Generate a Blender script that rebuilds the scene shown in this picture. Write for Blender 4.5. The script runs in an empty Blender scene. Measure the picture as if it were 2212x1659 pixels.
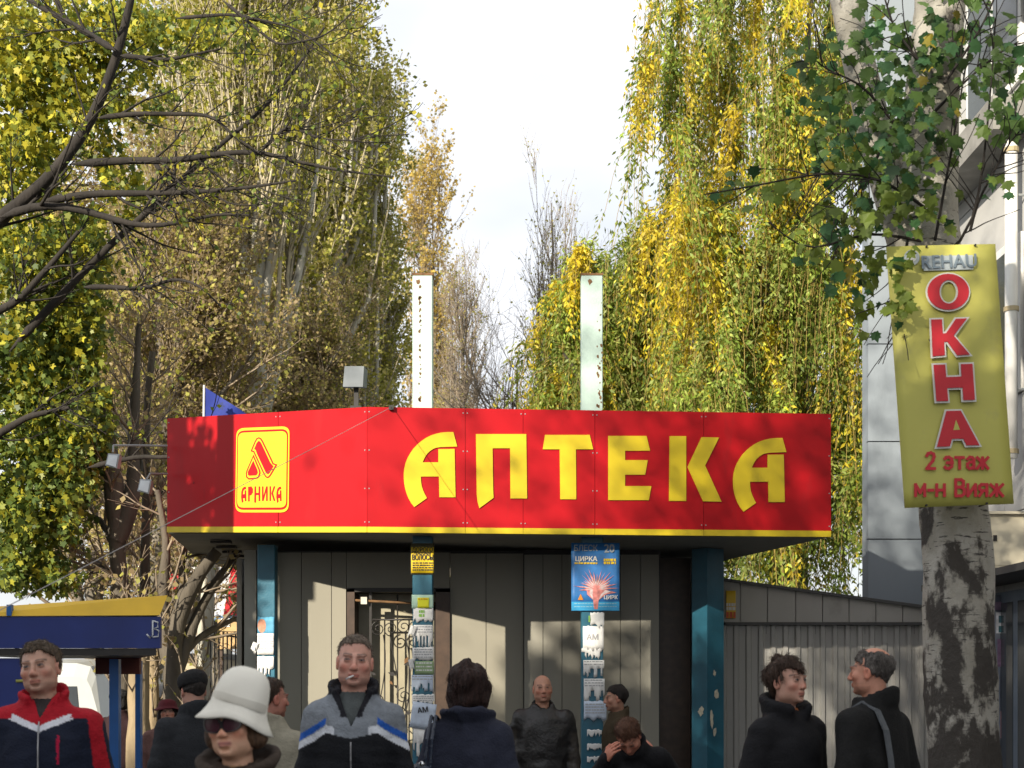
import bpy, math, random
import numpy as np
from mathutils import Vector, Matrix

# ---------------------------------------------------------------- camera, sky, sun, exposure
SC = bpy.context.scene
COL = SC.collection
F = 3072.0           # focal length in working pixels (2212 wide)
HC = 1.65            # camera height, metres
HY = 1470.0          # horizon row in working pixels
cd = bpy.data.cameras.new('camera'); cam = bpy.data.objects.new('camera', cd); COL.objects.link(cam)
cam.location = (0, 0, HC); cam.rotation_euler = (math.radians(90), 0, 0)
cd.sensor_width = 36; cd.lens = 50; cd.shift_y = (HY - 829.5) / 2212; cd.clip_end = 3000
cd.dof.use_dof = True; cd.dof.focus_distance = 12.8; cd.dof.aperture_fstop = 4.5
SC.camera = cam
SC.cycles.max_bounces = 5; SC.cycles.diffuse_bounces = 2; SC.cycles.glossy_bounces = 2; SC.cycles.transmission_bounces = 3; SC.cycles.transparent_max_bounces = 4
SC.cycles.caustics_reflective = False; SC.cycles.caustics_refractive = False; SC.cycles.use_denoising = True

SUN_AZ, SUN_EL = math.radians(35), math.radians(20)      # azimuth: to the left of straight behind the camera
SDIR = Vector((-math.sin(SUN_AZ) * math.cos(SUN_EL), -math.cos(SUN_AZ) * math.cos(SUN_EL), math.sin(SUN_EL)))
W = bpy.data.worlds.new('World'); SC.world = W; W.use_nodes = True
nt = W.node_tree; nt.nodes.clear()
sky = nt.nodes.new('ShaderNodeTexSky'); sky.sky_type = 'NISHITA'; sky.sun_disc = False
sky.sun_elevation = SUN_EL; sky.sun_rotation = math.pi + SUN_AZ
sky.air_density = 1.0; sky.dust_density = 2.0; sky.ozone_density = 1.0
# bright broken cloud over the whole sky
tc = nt.nodes.new('ShaderNodeTexCoord')
nz = nt.nodes.new('ShaderNodeTexNoise'); nz.inputs['Scale'].default_value = 2.2; nz.inputs['Detail'].default_value = 4; nz.inputs['Roughness'].default_value = .55
mp = nt.nodes.new('ShaderNodeMapping'); mp.inputs['Scale'].default_value = (1, 1, 2.2); mp.inputs['Location'].default_value = (.3, .1, .25)
nt.links.new(tc.outputs['Generated'], mp.inputs['Vector']); nt.links.new(mp.outputs[0], nz.inputs['Vector'])
cr = nt.nodes.new('ShaderNodeValToRGB'); cr.color_ramp.elements[0].position = .34; cr.color_ramp.elements[1].position = .62
cr.color_ramp.elements[0].color = (.45, .45, .45, 1)
nt.links.new(nz.outputs['Fac'], cr.inputs['Fac'])
mx = nt.nodes.new('ShaderNodeMix'); mx.data_type = 'RGBA'
nt.links.new(cr.outputs['Color'], mx.inputs['Factor']); nt.links.new(sky.outputs['Color'], mx.inputs['A'])
mx.inputs['B'].default_value = (10.4, 10.6, 11.1, 1)
bg = nt.nodes.new('ShaderNodeBackground'); bg.inputs['Strength'].default_value = 0.07
nt.links.new(mx.outputs['Result'], bg.inputs['Color'])
W.cycles.sampling_method = 'MANUAL'; W.cycles.sample_map_resolution = 256
wo = nt.nodes.new('ShaderNodeOutputWorld'); nt.links.new(bg.outputs[0], wo.inputs[0])

sl = bpy.data.lights.new('sun', 'SUN'); sl.energy = 5.0; sl.angle = math.radians(.53); sl.color = (1, .90, .74)
so = bpy.data.objects.new('sun', sl); COL.objects.link(so); so.location = (-20, -25, 20)
so.rotation_euler = SDIR.to_track_quat('Z', 'Y').to_euler()
SC.view_settings.view_transform = 'Standard'; SC.view_settings.look = 'None'
SC.view_settings.exposure = 0.72; SC.view_settings.gamma = 1; SC.view_settings.use_curve_mapping = False

# ---------------------------------------------------------------- helpers
RNG = np.random.default_rng(7)
def px(x, y, d):
    """a point seen at working pixel (x, y) that stands d metres away"""
    return np.array([(x - 1106) / F * d, d, HC + (HY - y) / F * d])
ORG = {}
def _mesh(name, V, Fc):
    me = bpy.data.meshes.new(name)
    me.from_pydata([tuple(v) for v in V], [], [tuple(f) for f in Fc]); return me
def fastmesh(name, V, Q):
    """numpy verts (n,3) and faces (m,k) with constant k"""
    me = bpy.data.meshes.new(name); V = np.asarray(V, np.float32); Q = np.asarray(Q, np.int32); k = Q.shape[1]
    me.vertices.add(len(V)); me.vertices.foreach_set('co', V.ravel())
    me.loops.add(Q.size); me.loops.foreach_set('vertex_index', Q.ravel())
    me.polygons.add(len(Q)); me.polygons.foreach_set('loop_start', np.arange(0, Q.size, k, dtype=np.int32))
    me.update(calc_edges=True); return me
def setcol(me, C):
    C = np.asarray(C, np.float32)
    if C.shape[1] == 3: C = np.concatenate([C, np.ones((len(C), 1), np.float32)], 1)
    a = me.color_attributes.new('Col', 'FLOAT_COLOR', 'POINT'); a.data.foreach_set('color', C.ravel())
def smooth(me):
    me.polygons.foreach_set('use_smooth', np.ones(len(me.polygons), bool))
def tag(o, label=None, cat=None, group=None, kind=None):
    if label: o['label'] = label
    if cat: o['category'] = cat
    if group: o['group'] = group
    if kind: o['kind'] = kind
    return o
def thing(name, label, cat, loc=(0, 0, 0), group=None):
    o = bpy.data.objects.new(name, None); COL.objects.link(o); o.location = loc; o.empty_display_size = .2
    ORG[o.name] = np.array(loc, float); return tag(o, label, cat, group)
def put(name, me, mat, parent=None, loc=None):
    o = bpy.data.objects.new(name, me); COL.objects.link(o)
    if mat is not None: me.materials.append(mat)
    if parent is not None:
        o.parent = parent; ORG[o.name] = ORG[parent.name]
    else:
        ORG[o.name] = np.array(loc if loc is not None else (0, 0, 0), float)
        if loc is not None: o.location = loc
    return o
def part(name, V, Fc, mat, parent=None, sm=False, base=None):
    """mesh in world coordinates under a thing (or alone at base)"""
    V = np.asarray(V, float)
    og = ORG[parent.name] if parent is not None else (np.array(base, float) if base is not None else V.min(0) * [0, 0, 1] + V.mean(0) * [1, 1, 0])
    me = _mesh(name, V - og, Fc)
    if sm: smooth(me)
    return put(name, me, mat, parent, None if parent is not None else og)
class MB:
    def __init__(s): s.V = []; s.F = []
    def add(s, V, Fc):
        n = len(s.V); s.V += [tuple(v) for v in V]; s.F += [tuple(i + n for i in f) for f in Fc]; return s
    def box(s, lo, hi, ch=0):
        (a, b, c), (d, e, f) = lo, hi
        return s.add([(a,b,c),(d,b,c),(d,e,c),(a,e,c),(a,b,f),(d,b,f),(d,e,f),(a,e,f)],
                     [(0,3,2,1),(4,5,6,7),(0,1,5,4),(1,2,6,5),(2,3,7,6),(3,0,4,7)])
    def hexa(s, P):      # 8 corners: front quad (bl br tr tl) then back quad
        return s.add(P, [(0,1,2,3),(5,4,7,6),(4,0,3,7),(1,5,6,2),(3,2,6,7),(4,5,1,0)])
    def prism(s, pts, off):   # planar polygon (front) extruded by off
        n = len(pts); P = [np.array(p, float) for p in pts]; o = np.array(off, float)
        return s.add(P + [p + o for p in P], [tuple(range(n)), tuple(range(2*n-1, n-1, -1))] + [(i, i+n, (i+1) % n + n, (i+1) % n) for i in range(n)])
    def tube(s, P, r, k=8, cap=True):
        P = np.asarray(P, float); n = len(P); R = np.full(n, r) if np.isscalar(r) else np.asarray(r, float)
        V, Fc = tubes(P[None], R[None], k); V = V.tolist(); Fc = Fc.tolist()
        if cap: Fc += [tuple(range(k))[::-1], tuple((n-1)*k + i for i in range(k))]
        return s.add(V, Fc)
    def ball(s, c, r, nu=12, nv=8):
        r = np.array([r]*3 if np.isscalar(r) else r, float); V = []; Fc = []
        for j in range(nv + 1):
            th = math.pi * j / nv
            for i in range(nu):
                ph = 2 * math.pi * i / nu
                V.append(np.array(c) + r * [math.sin(th)*math.cos(ph), math.sin(th)*math.sin(ph), math.cos(th)])
        for j in range(nv):
            for i in range(nu):
                Fc.append((j*nu+i, (j+1)*nu+i, (j+1)*nu+(i+1) % nu, j*nu+(i+1) % nu))
        return s.add(V, Fc)
    def go(s, name, mat, parent=None, sm=False, base=None):
        return part(name, s.V, s.F, mat, parent, sm, base)
def unit(v):
    v = np.asarray(v, float); return v / np.maximum(np.linalg.norm(v, axis=-1, keepdims=True), 1e-9)
def tubes(P, R, k):
    """P (T,n,3) polylines, R (T,n) radii -> verts, quads"""
    T, n, _ = P.shape
    D = np.empty_like(P); D[:, 1:-1] = P[:, 2:] - P[:, :-2]; D[:, 0] = P[:, 1] - P[:, 0]; D[:, -1] = P[:, -1] - P[:, -2]
    D = unit(D); up = np.where(np.abs(D[:, :1, 2:3]) > .9, [[[1., 0, 0]]], [[[0, 0, 1.]]]) * np.ones((1, n, 1))
    A = unit(np.cross(D, up)); B = np.cross(D, A)
    th = np.arange(k) * 2 * np.pi / k
    V = P[:, :, None] + R[:, :, None, None] * (A[:, :, None] * np.cos(th)[:, None] + B[:, :, None] * np.sin(th)[:, None])
    idx = np.arange(T * n * k).reshape(T, n, k); i2 = np.roll(idx, -1, 2)
    Q = np.stack([idx[:, :-1], i2[:, :-1], i2[:, 1:], idx[:, 1:]], -1).reshape(-1, 4)
    return V.reshape(-1, 3), Q
# ---- materials
MATS = {}
def mat(name, col, rough=.6, var=.12, scale=6, bump=0., bscale=40, metal=0., spec=.5, stretch=(1, 1, 1), attr=False, dirt=None, dscale=3., dth=.55, coat=0):
    if name in MATS: return MATS[name]
    m = bpy.data.materials.new(name); m.use_nodes = True; MATS[name] = m
    t = m.node_tree; b = t.nodes['Principled BSDF']; L = t.links.new
    b.inputs['Roughness'].default_value = rough; b.inputs['Metallic'].default_value = metal
    b.inputs['Specular IOR Level'].default_value = spec
    if coat: b.inputs['Coat Weight'].default_value = coat; b.inputs['Coat Roughness'].default_value = .15
    tcn = t.nodes.new('ShaderNodeTexCoord'); mpn = t.nodes.new('ShaderNodeMapping'); mpn.inputs['Scale'].default_value = stretch
    L(tcn.outputs['Object'], mpn.inputs['Vector'])
    n = t.nodes.new('ShaderNodeTexNoise'); n.inputs['Scale'].default_value = scale; n.inputs['Detail'].default_value = 5
    L(mpn.outputs[0], n.inputs['Vector'])
    mr = t.nodes.new('ShaderNodeMapRange'); mr.inputs['To Min'].default_value = 1 - var; mr.inputs['To Max'].default_value = 1 + var
    mr.inputs['From Min'].default_value = .3; mr.inputs['From Max'].default_value = .7
    L(n.outputs['Fac'], mr.inputs['Value'])
    vm = t.nodes.new('ShaderNodeVectorMath'); vm.operation = 'SCALE'; L(mr.outputs[0], vm.inputs['Scale'])
    if attr:
        at = t.nodes.new('ShaderNodeAttribute'); at.attribute_name = 'Col'; L(at.outputs['Color'], vm.inputs[0])
    else: vm.inputs[0].default_value = col[:3]
    out = vm.outputs[0]
    if dirt:
        n2 = t.nodes.new('ShaderNodeTexNoise'); n2.inputs['Scale'].default_value = dscale; n2.inputs['Detail'].default_value = 8; n2.inputs['Roughness'].default_value = .65
        L(mpn.outputs[0], n2.inputs['Vector'])
        r2 = t.nodes.new('ShaderNodeMapRange'); r2.inputs['From Min'].default_value = dth; r2.inputs['From Max'].default_value = dth + .12; L(n2.outputs['Fac'], r2.inputs['Value'])
        mm = t.nodes.new('ShaderNodeMix'); mm.data_type = 'RGBA'; mm.inputs['B'].default_value = (*dirt, 1)
        L(r2.outputs[0], mm.inputs['Factor']); L(out, mm.inputs['A']); out = mm.outputs['Result']
    L(out, b.inputs['Base Color'])
    if bump:
        n3 = t.nodes.new('ShaderNodeTexNoise'); n3.inputs['Scale'].default_value = bscale; n3.inputs['Detail'].default_value = 4; L(mpn.outputs[0], n3.inputs['Vector'])
        bm = t.nodes.new('ShaderNodeBump'); bm.inputs['Strength'].default_value = bump; bm.inputs['Distance'].default_value = .02
        L(n3.outputs['Fac'], bm.inputs['Height']); L(bm.outputs[0], b.inputs['Normal'])
    return m
def leafmat(name, trans=.35, gloss=.5):
    m = bpy.data.materials.new(name); m.use_nodes = True; t = m.node_tree; b = t.nodes['Principled BSDF']; L = t.links.new
    at = t.nodes.new('ShaderNodeAttribute'); at.attribute_name = 'Col'
    b.inputs['Roughness'].default_value = gloss; b.inputs['Specular IOR Level'].default_value = .35
    L(at.outputs['Color'], b.inputs['Base Color'])
    tr = t.nodes.new('ShaderNodeBsdfTranslucent'); L(at.outputs['Color'], tr.inputs['Color'])
    ms = t.nodes.new('ShaderNodeMixShader'); ms.inputs[0].default_value = trans
    L(b.outputs[0], ms.inputs[1]); L(tr.outputs[0], ms.inputs[2]); L(ms.outputs[0], t.nodes['Material Output'].inputs['Surface'])
    return m
def text(body, size, name, M, matl, parent, bold=0., depth=.004, sx=1., align='CENTER', base=None):
    """lettering as a mesh; M maps text x,y,z (z out of the surface) to the world"""
    c = bpy.data.curves.new('lettering', 'FONT'); c.body = body; c.size = size; c.extrude = depth / 2; c.offset = 0
    c.align_x = align; c.align_y = 'CENTER'; c.resolution_u = 4
    o = bpy.data.objects.new('lettering', c); COL.objects.link(o)
    me = bpy.data.meshes.new_from_object(o.evaluated_get(bpy.context.evaluated_depsgraph_get()))
    bpy.data.objects.remove(o); bpy.data.curves.remove(c)
    V = np.empty(len(me.vertices) * 3, np.float32); me.vertices.foreach_get('co', V); V = V.reshape(-1, 3); V[:, 0] *= sx
    if bold:      # heavier weight: the glyphs repeated with a small side shift, each a hair prouder
        Fl = [tuple(p.vertices) for p in me.polygons]; n0 = len(V); Vs = []; Fb = []
        for q, (dx, dy) in enumerate(((-1, 0), (1, 0), (0, 1), (0, -1), (0, 0))):
            Vs.append(V + [dx*bold, dy*bold*.6, .00025*q]); Fb += [tuple(i + q*n0 for i in f) for f in Fl]
        V = np.concatenate(Vs); bpy.data.meshes.remove(me); me = _mesh(name, V, Fb)
    Mw = np.array(M); V = V @ Mw[:3, :3].T + Mw[:3, 3]
    og = ORG[parent.name] if parent is not None else np.array(base, float)
    me.vertices.foreach_set('co', (V - og).astype(np.float32).ravel()); me.materials.clear(); me.name = name; me.update()
    return put(name, me, matl, parent, None if parent is not None else og)
def frame(o, ex, ey):
    """4x4 with x axis ex, y axis ey, z = out of the surface"""
    ex = unit(ex); ey = unit(ey); ez = np.cross(ex, ey); M = np.eye(4); M[:3, 0] = ex; M[:3, 1] = ey; M[:3, 2] = ez; M[:3, 3] = o; return M

# ---------------------------------------------------------------- ground
mb = MB(); mb.add([(-400, -120, 0), (400, -120, 0), (400, 900, 0), (-400, 900, 0)], [(0, 1, 2, 3)])
tag(mb.go('ground', mat('asphalt', (.075, .072, .068), .9, .3, 1.3, .5, 90, dirt=(.12, .10, .07), dscale=.8), base=(0, 0, 0)), kind='structure')
# ---------------------------------------------------------------- pharmacy kiosk
M_RED = mat('red_panel', (.39, .004, .009), .42, .10, 1.3, spec=.20, stretch=(1, 1, .22), dirt=(.32, .008, .012), dscale=5., dth=.60)
M_YEL = mat('yellow_film', (.62, .47, .008), .4, .05, 4)
M_YEL2 = mat('yellow_trim', (.60, .45, .008), .45, .10, 9)
M_WALL = mat('beige_wall_panel', (.25, .235, .185), .5, .07, 1.6, .04, 180, stretch=(1, 1, .3), dirt=(.19, .18, .14), dscale=1.1, dth=.60)
M_WALL2 = mat('beige_wall_panel_narrow', (.26, .25, .21), .55, .09, 2.2, .04, 180, stretch=(1, 1, .25), dirt=(.19, .18, .15), dscale=1.4, dth=.58)
M_DARK = mat('dark_metal', (.018, .016, .015), .5, .3, 12)
M_BROWN = mat('brown_frame', (.055, .032, .02), .45, .25, 14)
M_TEAL = mat('teal_post_paint', (.022, .125, .19), .42, .16, 5, .1, 70, dirt=(.06, .16, .20), dscale=6, dth=.62)
M_MINT = mat('mint_pole_paint', (.46, .60, .545), .45, .05, 4, .12, 60, dirt=(.20, .13, .06), dscale=9, dth=.70)
M_SOFF = mat('soffit', (.20, .195, .18), .7, .1, 5)
M_GREY = mat('grey_steel', (.26, .28, .29), .45, .12, 7)
M_RUST = mat('rust', (.16, .085, .035), .85, .35, 30)

PL = {'L': (361, 13.56), 'C': (793, 12.30), 'R': (1795, 12.485)}
def plan(x):
    a, b = (PL['L'], PL['C']) if x < 793 else (PL['C'], PL['R'])
    A = np.array([(a[0] - 1106) / F * a[1], a[1]]); B = np.array([(b[0] - 1106) / F * b[1], b[1]])
    k = (x - 1106) / F; d = B - A     # A + t d on ray X = k Y
    t = (k * A[1] - A[0]) / (d[0] - k * d[1])
    return A + t * d, d / np.linalg.norm(d)
def fz(x):     # rows of top, trim, bottom
    xs = [361, 793, 1795]
    return np.interp(x, xs, [904, 879, 894]), np.interp(x, xs, [1138, 1138, 1147]), np.interp(x, xs, [1150, 1150, 1160])
def fp(x, y, out=0.):
    P, d = plan(x); n = np.array([d[1], -d[0]])      # towards the camera
    return np.array([P[0] + n[0] * out, P[1] + n[1] * out, HC + (HY - y) / F * P[1]])
def fback(x, t=.10):
    P, d = plan(x); n = np.array([d[1], -d[0]]); return np.array([-n[0] * t, -n[1] * t, 0])
kiosk = thing('pharmacy_kiosk', 'pharmacy kiosk with red and yellow fascia sign on blue posts', 'kiosk', (0, 14, 0))
segs = [(361, 600.5), (601.5, 792.6), (793.4, 1004.6), (1005.4, 1129.6), (1130.4, 1284.6), (1285.4, 1519.6), (1520.4, 1795)]
rj = random.Random(12)
for a, b in segs:
    # flat red fascia sheet with folded yellow strip below
    t0, m0, b0 = fz(a); t1, m1, b1 = fz(b); bk = fback((a + b) / 2, .03)
    jo = [rj.uniform(-.002, .002) for _ in range(4)]; A = [fp(a, m0, jo[0]), fp(b, m1, jo[1]), fp(b, t1, jo[2]), fp(a, t0, jo[3])]
    MB().hexa(A + [p + bk for p in A]).go('fascia_panel', M_RED, kiosk)
    A = [fp(a, b0, .004), fp(b, b1, .004), fp(b, m1 - .15, .004), fp(a, m0 - .15, .004)]
    MB().hexa(A + [p + bk for p in A]).go('fascia_trim', M_YEL2, kiosk)
# screw heads along the panel joints
rv = None
for a, b in segs:
    for xx in (a + 4, b - 4):
        for fr_ in (.04, .36, .68, .96):
            t0, m0, b0 = fz(xx); p = fp(xx, t0 + (m0 - t0)*fr_, .004)
            MB().tube([p, p + fback(xx, .006)], .006, 6).go('screw', M_GREY, kiosk)
# backing frame
mb = MB()
for a, b in ((362, 790), (796, 1794)):
    t0, m0, b0 = fz(a); t1, m1, b1 = fz(b)
    A = [fp(a, b0 - 1, -.034), fp(b, b1 - 1, -.034), fp(b, t1 + 1.5, -.034), fp(a, t0 + 1.5, -.034)]; bk = fback((a + b) / 2, .05)
    mb.hexa(A + [p + bk for p in A])
mb.go('fascia_frame', M_DARK, kiosk)
# letters
def cx(p): return ((1400 + p[0] / 1.3825) / 1.649, (1400 + p[1] / 1.3825) / 1.649)
LA = [(297,193),(266,193),(236,196),(210,202),(186,210),(162,222),(140,237),(119,255),(100,275),(85,297),(72,320),(62,345),(56,370),(53,395),(53,420),(55,446),(60,472),(67,496),(76,519),(89,542),(105,562),(167,518),(157,500),(148,480),(141,458),(138,436),(137,412),(226,412),(228,514),(308,514),(303,276),(223,277),(223,342),(146,342),(152,327),(160,312),(170,298),(183,286),(198,276),(214,270),(235,267),(316,264)]
LETTERS = [[LA],
 [[(408,203),(656,203),(660,520),(578,520),(576,273),(490,273),(493,480),(495,517),(425,568),(416,535),(412,500)]],
 [[(748,207),(968,207),(985,278),(900,278),(902,524),(823,524),(820,278),(737,278)]],
 [[(1059,212),(1248,212),(1265,285),(1142,285),(1142,331),(1254,331),(1241,403),(1142,403),(1142,459),(1272,459),(1259,528),(1059,528)]],
 [[(1361,213),(1443,213),(1443,532),(1358,532)], [(1518,218),(1605,220),(1536,358),(1617,536),(1526,534),(1449,365)]],
 [[(x + 1620, y + 29 - (y - 193) * .016) for x, y in LA]]]
for polys in LETTERS:
    mb = MB()
    for pts in polys:
        Q = [fp(*cx(p), .010) for p in pts][::-1]
        mb.prism(Q, fback(cx(pts[0])[0], .009))
    mb.go('letter', M_YEL, kiosk)
# round cornered brand badge
def bx_(p): return ((820 + p[0] / 4.366) / 1.649, (1480 + p[1] / 4.366) / 1.649)
def rrect(c, r, n=6):   # four corners tl tr br bl in crop px, rounded
    c = [np.array(p, float) for p in c]; out = []
    for i in range(4):
        p, a, b = c[i], c[i-1], c[(i+1) % 4]; u = unit(a - p) * r; v = unit(b - p) * r
        for k in range(n + 1):
            s = k / n; out.append((1-s)**2 * (p + u) + 2*s*(1-s) * p + s*s * (p + v))
    return out
def plate(name, pts, out, th, matl, par):
    Q = [fp(*bx_(p), out) for p in pts]
    mb = MB(); mb.prism(Q[::-1], fback(bx_(pts[0])[0], th)); return mb.go(name, matl, par)
badge = plate('badge', rrect([(103,200),(930,168),(915,1508),(86,1508)], 125), .006, .005, M_YEL, kiosk)
plate('badge_ring', rrect([(122,240),(910,210),(896,1468),(104,1468)], 110), .0085, .002, M_RED, badge)
plate('badge_field', rrect([(138,272),(894,244),(880,1432),(122,1434)], 92), .011, .002, M_YEL, badge)
band = [(330,560),(395,405),(425,355),(460,340),(495,355),(525,400),(665,690),(690,745),(750,765),(650,935),(620,970),(590,980),(560,960),(530,910),(400,630),(375,575)]
def shrink(pts, k):
    P = np.array(pts, float); n = len(P); out = []
    A = sum(P[i][0]*P[(i+1) % n][1] - P[(i+1) % n][0]*P[i][1] for i in range(n)); sg = 1 if A > 0 else -1
    for i in range(n):
        e0 = unit(P[i] - P[i-1]); e1 = unit(P[(i+1) % n] - P[i]); n0 = np.array([-e0[1], e0[0]]) * sg; n1 = np.array([-e1[1], e1[0]]) * sg
        m = unit(n0 + n1); out.append(P[i] + m * k / max(.5, float(m @ n0)))
    return out
plate('badge_emblem_edge', band, .0125, .001, M_RED, badge); plate('badge_emblem_gap', shrink(band, 22), .014, .001, M_YEL, badge)
plate('badge_emblem', [(390,525),(430,430),(455,400),(478,405),(500,435),(640,735),(690,795),(632,895),(608,918),(582,905),(560,870),(430,590),(415,540)], .0155, .001, M_RED, badge)
tri = [(376,610),(480,850),(488,900),(465,965),(430,988),(300,1000),(262,965),(255,905),(270,850)]
plate('badge_emblem_edge', tri, .0125, .001, M_RED, badge); plate('badge_emblem_gap', shrink(tri, 22), .014, .001, M_YEL, badge)
plate('badge_emblem', [(376,705),(440,850),(448,895),(425,935),(310,940),(292,925),(292,880)], .0155, .001, M_RED, badge)
# the six letters of the badge, drawn as strokes
def bl(polys): 
    mb = MB()
    for p in polys: mb.prism([fp(*bx_(q), .0125) for q in p][::-1], fback(583, .001))
    return mb.go('badge_letter', M_RED, badge)
def la(x): return [[(x+75,1108),(x+45,1112),(x+18,1140),(x+4,1190),(x,1270),(x+12,1365),(x+38,1340),(x+30,1290),(x+58,1288),(x+58,1335),(x+84,1335),(x+80,1165),(x+56,1167),(x+56,1225),(x+30,1228),(x+34,1180),(x+52,1152),(x+80,1148)]]
bl(la(183)); bl([[(292,1110),(345,1105),(368,1140),(368,1200),(340,1245),(318,1245),(318,1340),(292,1340)]])
bl([[(392,1105),(418,1105),(418,1345),(400,1368),(388,1345)], [(418,1205),(455,1205),(455,1240),(418,1240)], [(455,1105),(482,1105),(482,1335),(455,1335)]])
bl([[(508,1105),(532,1105),(532,1250),(572,1105),(598,1105),(598,1332),(572,1332),(572,1190),(534,1332),(508,1332)]])
bl([[(625,1103),(650,1103),(650,1332),(625,1332)], [(690,1103),(718,1103),(682,1210),(718,1332),(690,1332),(654,1215)]]); bl(la(730))
# roof slab: soffit, roof deck
S = [(-3.29,13.56,3.06),(-1.25,12.31,2.936),(2.79,12.50,2.915),(2.28,15.1,2.93),(2.28,17.1,2.96),(-3.71,17.1,3.05)]
S = [np.array(p) + [0, .09, .0] if i < 3 else np.array(p) for i, p in enumerate(S)]
mb = MB(); mb.prism(S[::-1], (0, 0, .06)); mb.go('soffit', M_SOFF, kiosk)
mb = MB(); mb.prism([p + [0, 0, .82] for p in S][::-1], (0, 0, .05)); mb.go('roof_deck', M_GREY, kiosk)
mb = MB()
for i, j in ((2, 3), (3, 4), (4, 5), (5, 0)):
    a, b = S[i], S[j]; n = unit(np.cross(b - a, [0, 0, 1])) * .02; z = np.array([0, 0, .06]); Z = np.array([0, 0, .82])
    mb.hexa([a + z, b + z, b + Z, a + Z, a + z - n, b + z - n, b + Z - n, a + Z - n])
mb.go('fascia_return', M_RED, kiosk)
for k in range(5):
    c = px(478 + 12 * k, 1172 + 9.5 * k, 14.2 + .55 * k); z = 3.045 - .004
    MB().box((c[0]-.10, c[1]-.05, z - .022), (c[0]+.10, c[1]+.05, z)).go('soffit_vent', M_DARK, kiosk)
# wall panels
def wx(x, d): return (x - 1106) / F * d
def wall(x0, x1, d, z0, z1, m, name='wall_panel', th=.05, gap=.006):
    return MB().box((wx(x0, d) + gap/2, d, z0), (wx(x1, d) - gap/2, d + th, z1)).go(name, m, kiosk)
D1 = 14.0
wall(527, 554, 13.95, 0, 2.93, M_WALL2, 'wall_pilaster', .4)
ed = [556, 651, 716, 748]
for a, b in zip(ed, ed[1:]): wall(a, b, D1, 0, 2.91, M_WALL)
wall(748, 972, D1, 2.56, 2.91, M_WALL)
for a, b in ((972, 1050), (1050, 1131)): wall(a, b, D1, 0, 2.90, M_WALL)
xs = [1132, 1173, 1214, 1255, 1297, 1340, 1383, 1424]
for a, b in zip(xs, xs[1:]): wall(a, b, 13.9, 0, 2.88, M_WALL2)
wall(1424, 1492, 14.3, 0, 2.88, M_BROWN, 'shadow_panel')  # dark panel standing in for a soft-edged shadow on the wall
mb = MB(); mb.box((wx(1496, 14.2), 13.9, 0), (wx(1496, 14.2) + .05, 17.0, 2.88)); mb.box((-3.15, 16.9, 0), (wx(1492, 14.2), 16.95, 2.88)); mb.box((-2.78, 14.36, 0), (-2.73, 16.9, 2.88)); mb.go('side_wall', M_WALL2, kiosk)
MB().box((wx(556, 14.06), 14.056, 0), (xl_ := wx(748, 14.0), 14.06, 2.93)).go('wall_backing', M_DARK, kiosk); MB().box((wx(748, 14.06), 14.056, 2.57), (wx(972, 14.06), 14.06, 2.93)).go('wall_backing', M_DARK, kiosk); MB().box((wx(973, 14.06), 14.056, 0), (wx(1134, 14.06), 14.06, 2.93)).go('wall_backing', M_DARK, kiosk); MB().box((wx(1131, 13.96), 13.956, 0), (wx(1426, 13.96), 13.96, 2.93)).go('wall_backing', M_DARK, kiosk)
mb = MB(); mb.box((wx(560, 14.05), 14.07, 2.3), (wx(745, 14.05), 14.08, 2.32)); mb.go('wall_rail', M_DARK, kiosk)
# door opening with recessed beige door and wrought iron gate
zt = 2.55; xl, xr = wx(750, D1), wx(972, D1)
for a, b, m in ((xl, xl + .075, M_BROWN), (xr - .14, xr, M_BROWN)):
    MB().box((a, D1 - .03, 0), (b, D1 + .35, zt)).go('door_frame', m, kiosk)
MB().box((xl, D1 - .03, zt - .03), (xr, D1 + .35, zt + .01)).go('door_lintel', M_DARK, kiosk)
door = MB().box((xl + .08, D1 + .30, 0), (xr - .15, D1 + .34, zt - .03)).go('door', mat('door_paint', (.33, .30, .21), .5, .15, 4), kiosk)
for zz in (.25, 1.35): MB().box((xl + .22, D1 + .288, zz), (xr - .28, D1 + .299, zz + .9)).go('door_panel', mat('door_paint', (0, 0, 0)), door)
gx0, gx1, gy = wx(800, D1) , xr - .15, D1 + .02
gate = MB().box((gx0 - .012, gy - .012, .05), (gx0 + .012, gy + .012, 2.52)).go('gate', M_DARK, kiosk)
def bar(P, r=.008, m=M_DARK): return MB().tube(P, r, 6).go('gate_bar', m, gate, True)
bar([(gx1, gy, .05), (gx1, gy, 2.42)], .011); bar([(gx0, gy, .08), (gx1, gy, .08)], .010); bar([(gx0, gy, 2.25), (gx1, gy, 2.25)], .010)
bar([(gx0 - .16, gy - .03, 2.44), (gx1, gy - .03, 2.40)], .013, M_RUST)
MB().box((gx0 - .09, gy - .06, 2.40), (gx0 - .03, gy - .01, 2.47)).go('gate_latch', mat('pale_latch', (.6, .57, .5), .4), gate)
gw = gx1 - gx0
for f in (.22, .42, .60, .80): bar([(gx0 + gw*f, gy, .08), (gx0 + gw*f, gy, 2.5 if f in (.42, .8) else 2.25)])
def spiral(c, r, turns, a0, sgn, n=22):
    return [(c[0] + r*(1 - .8*k/n)*math.cos(a0 + sgn*turns*2*math.pi*k/n), gy - .012, c[1] + r*(1 - .8*k/n)*math.sin(a0 + sgn*turns*2*math.pi*k/n)) for k in range(n + 1)]
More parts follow.
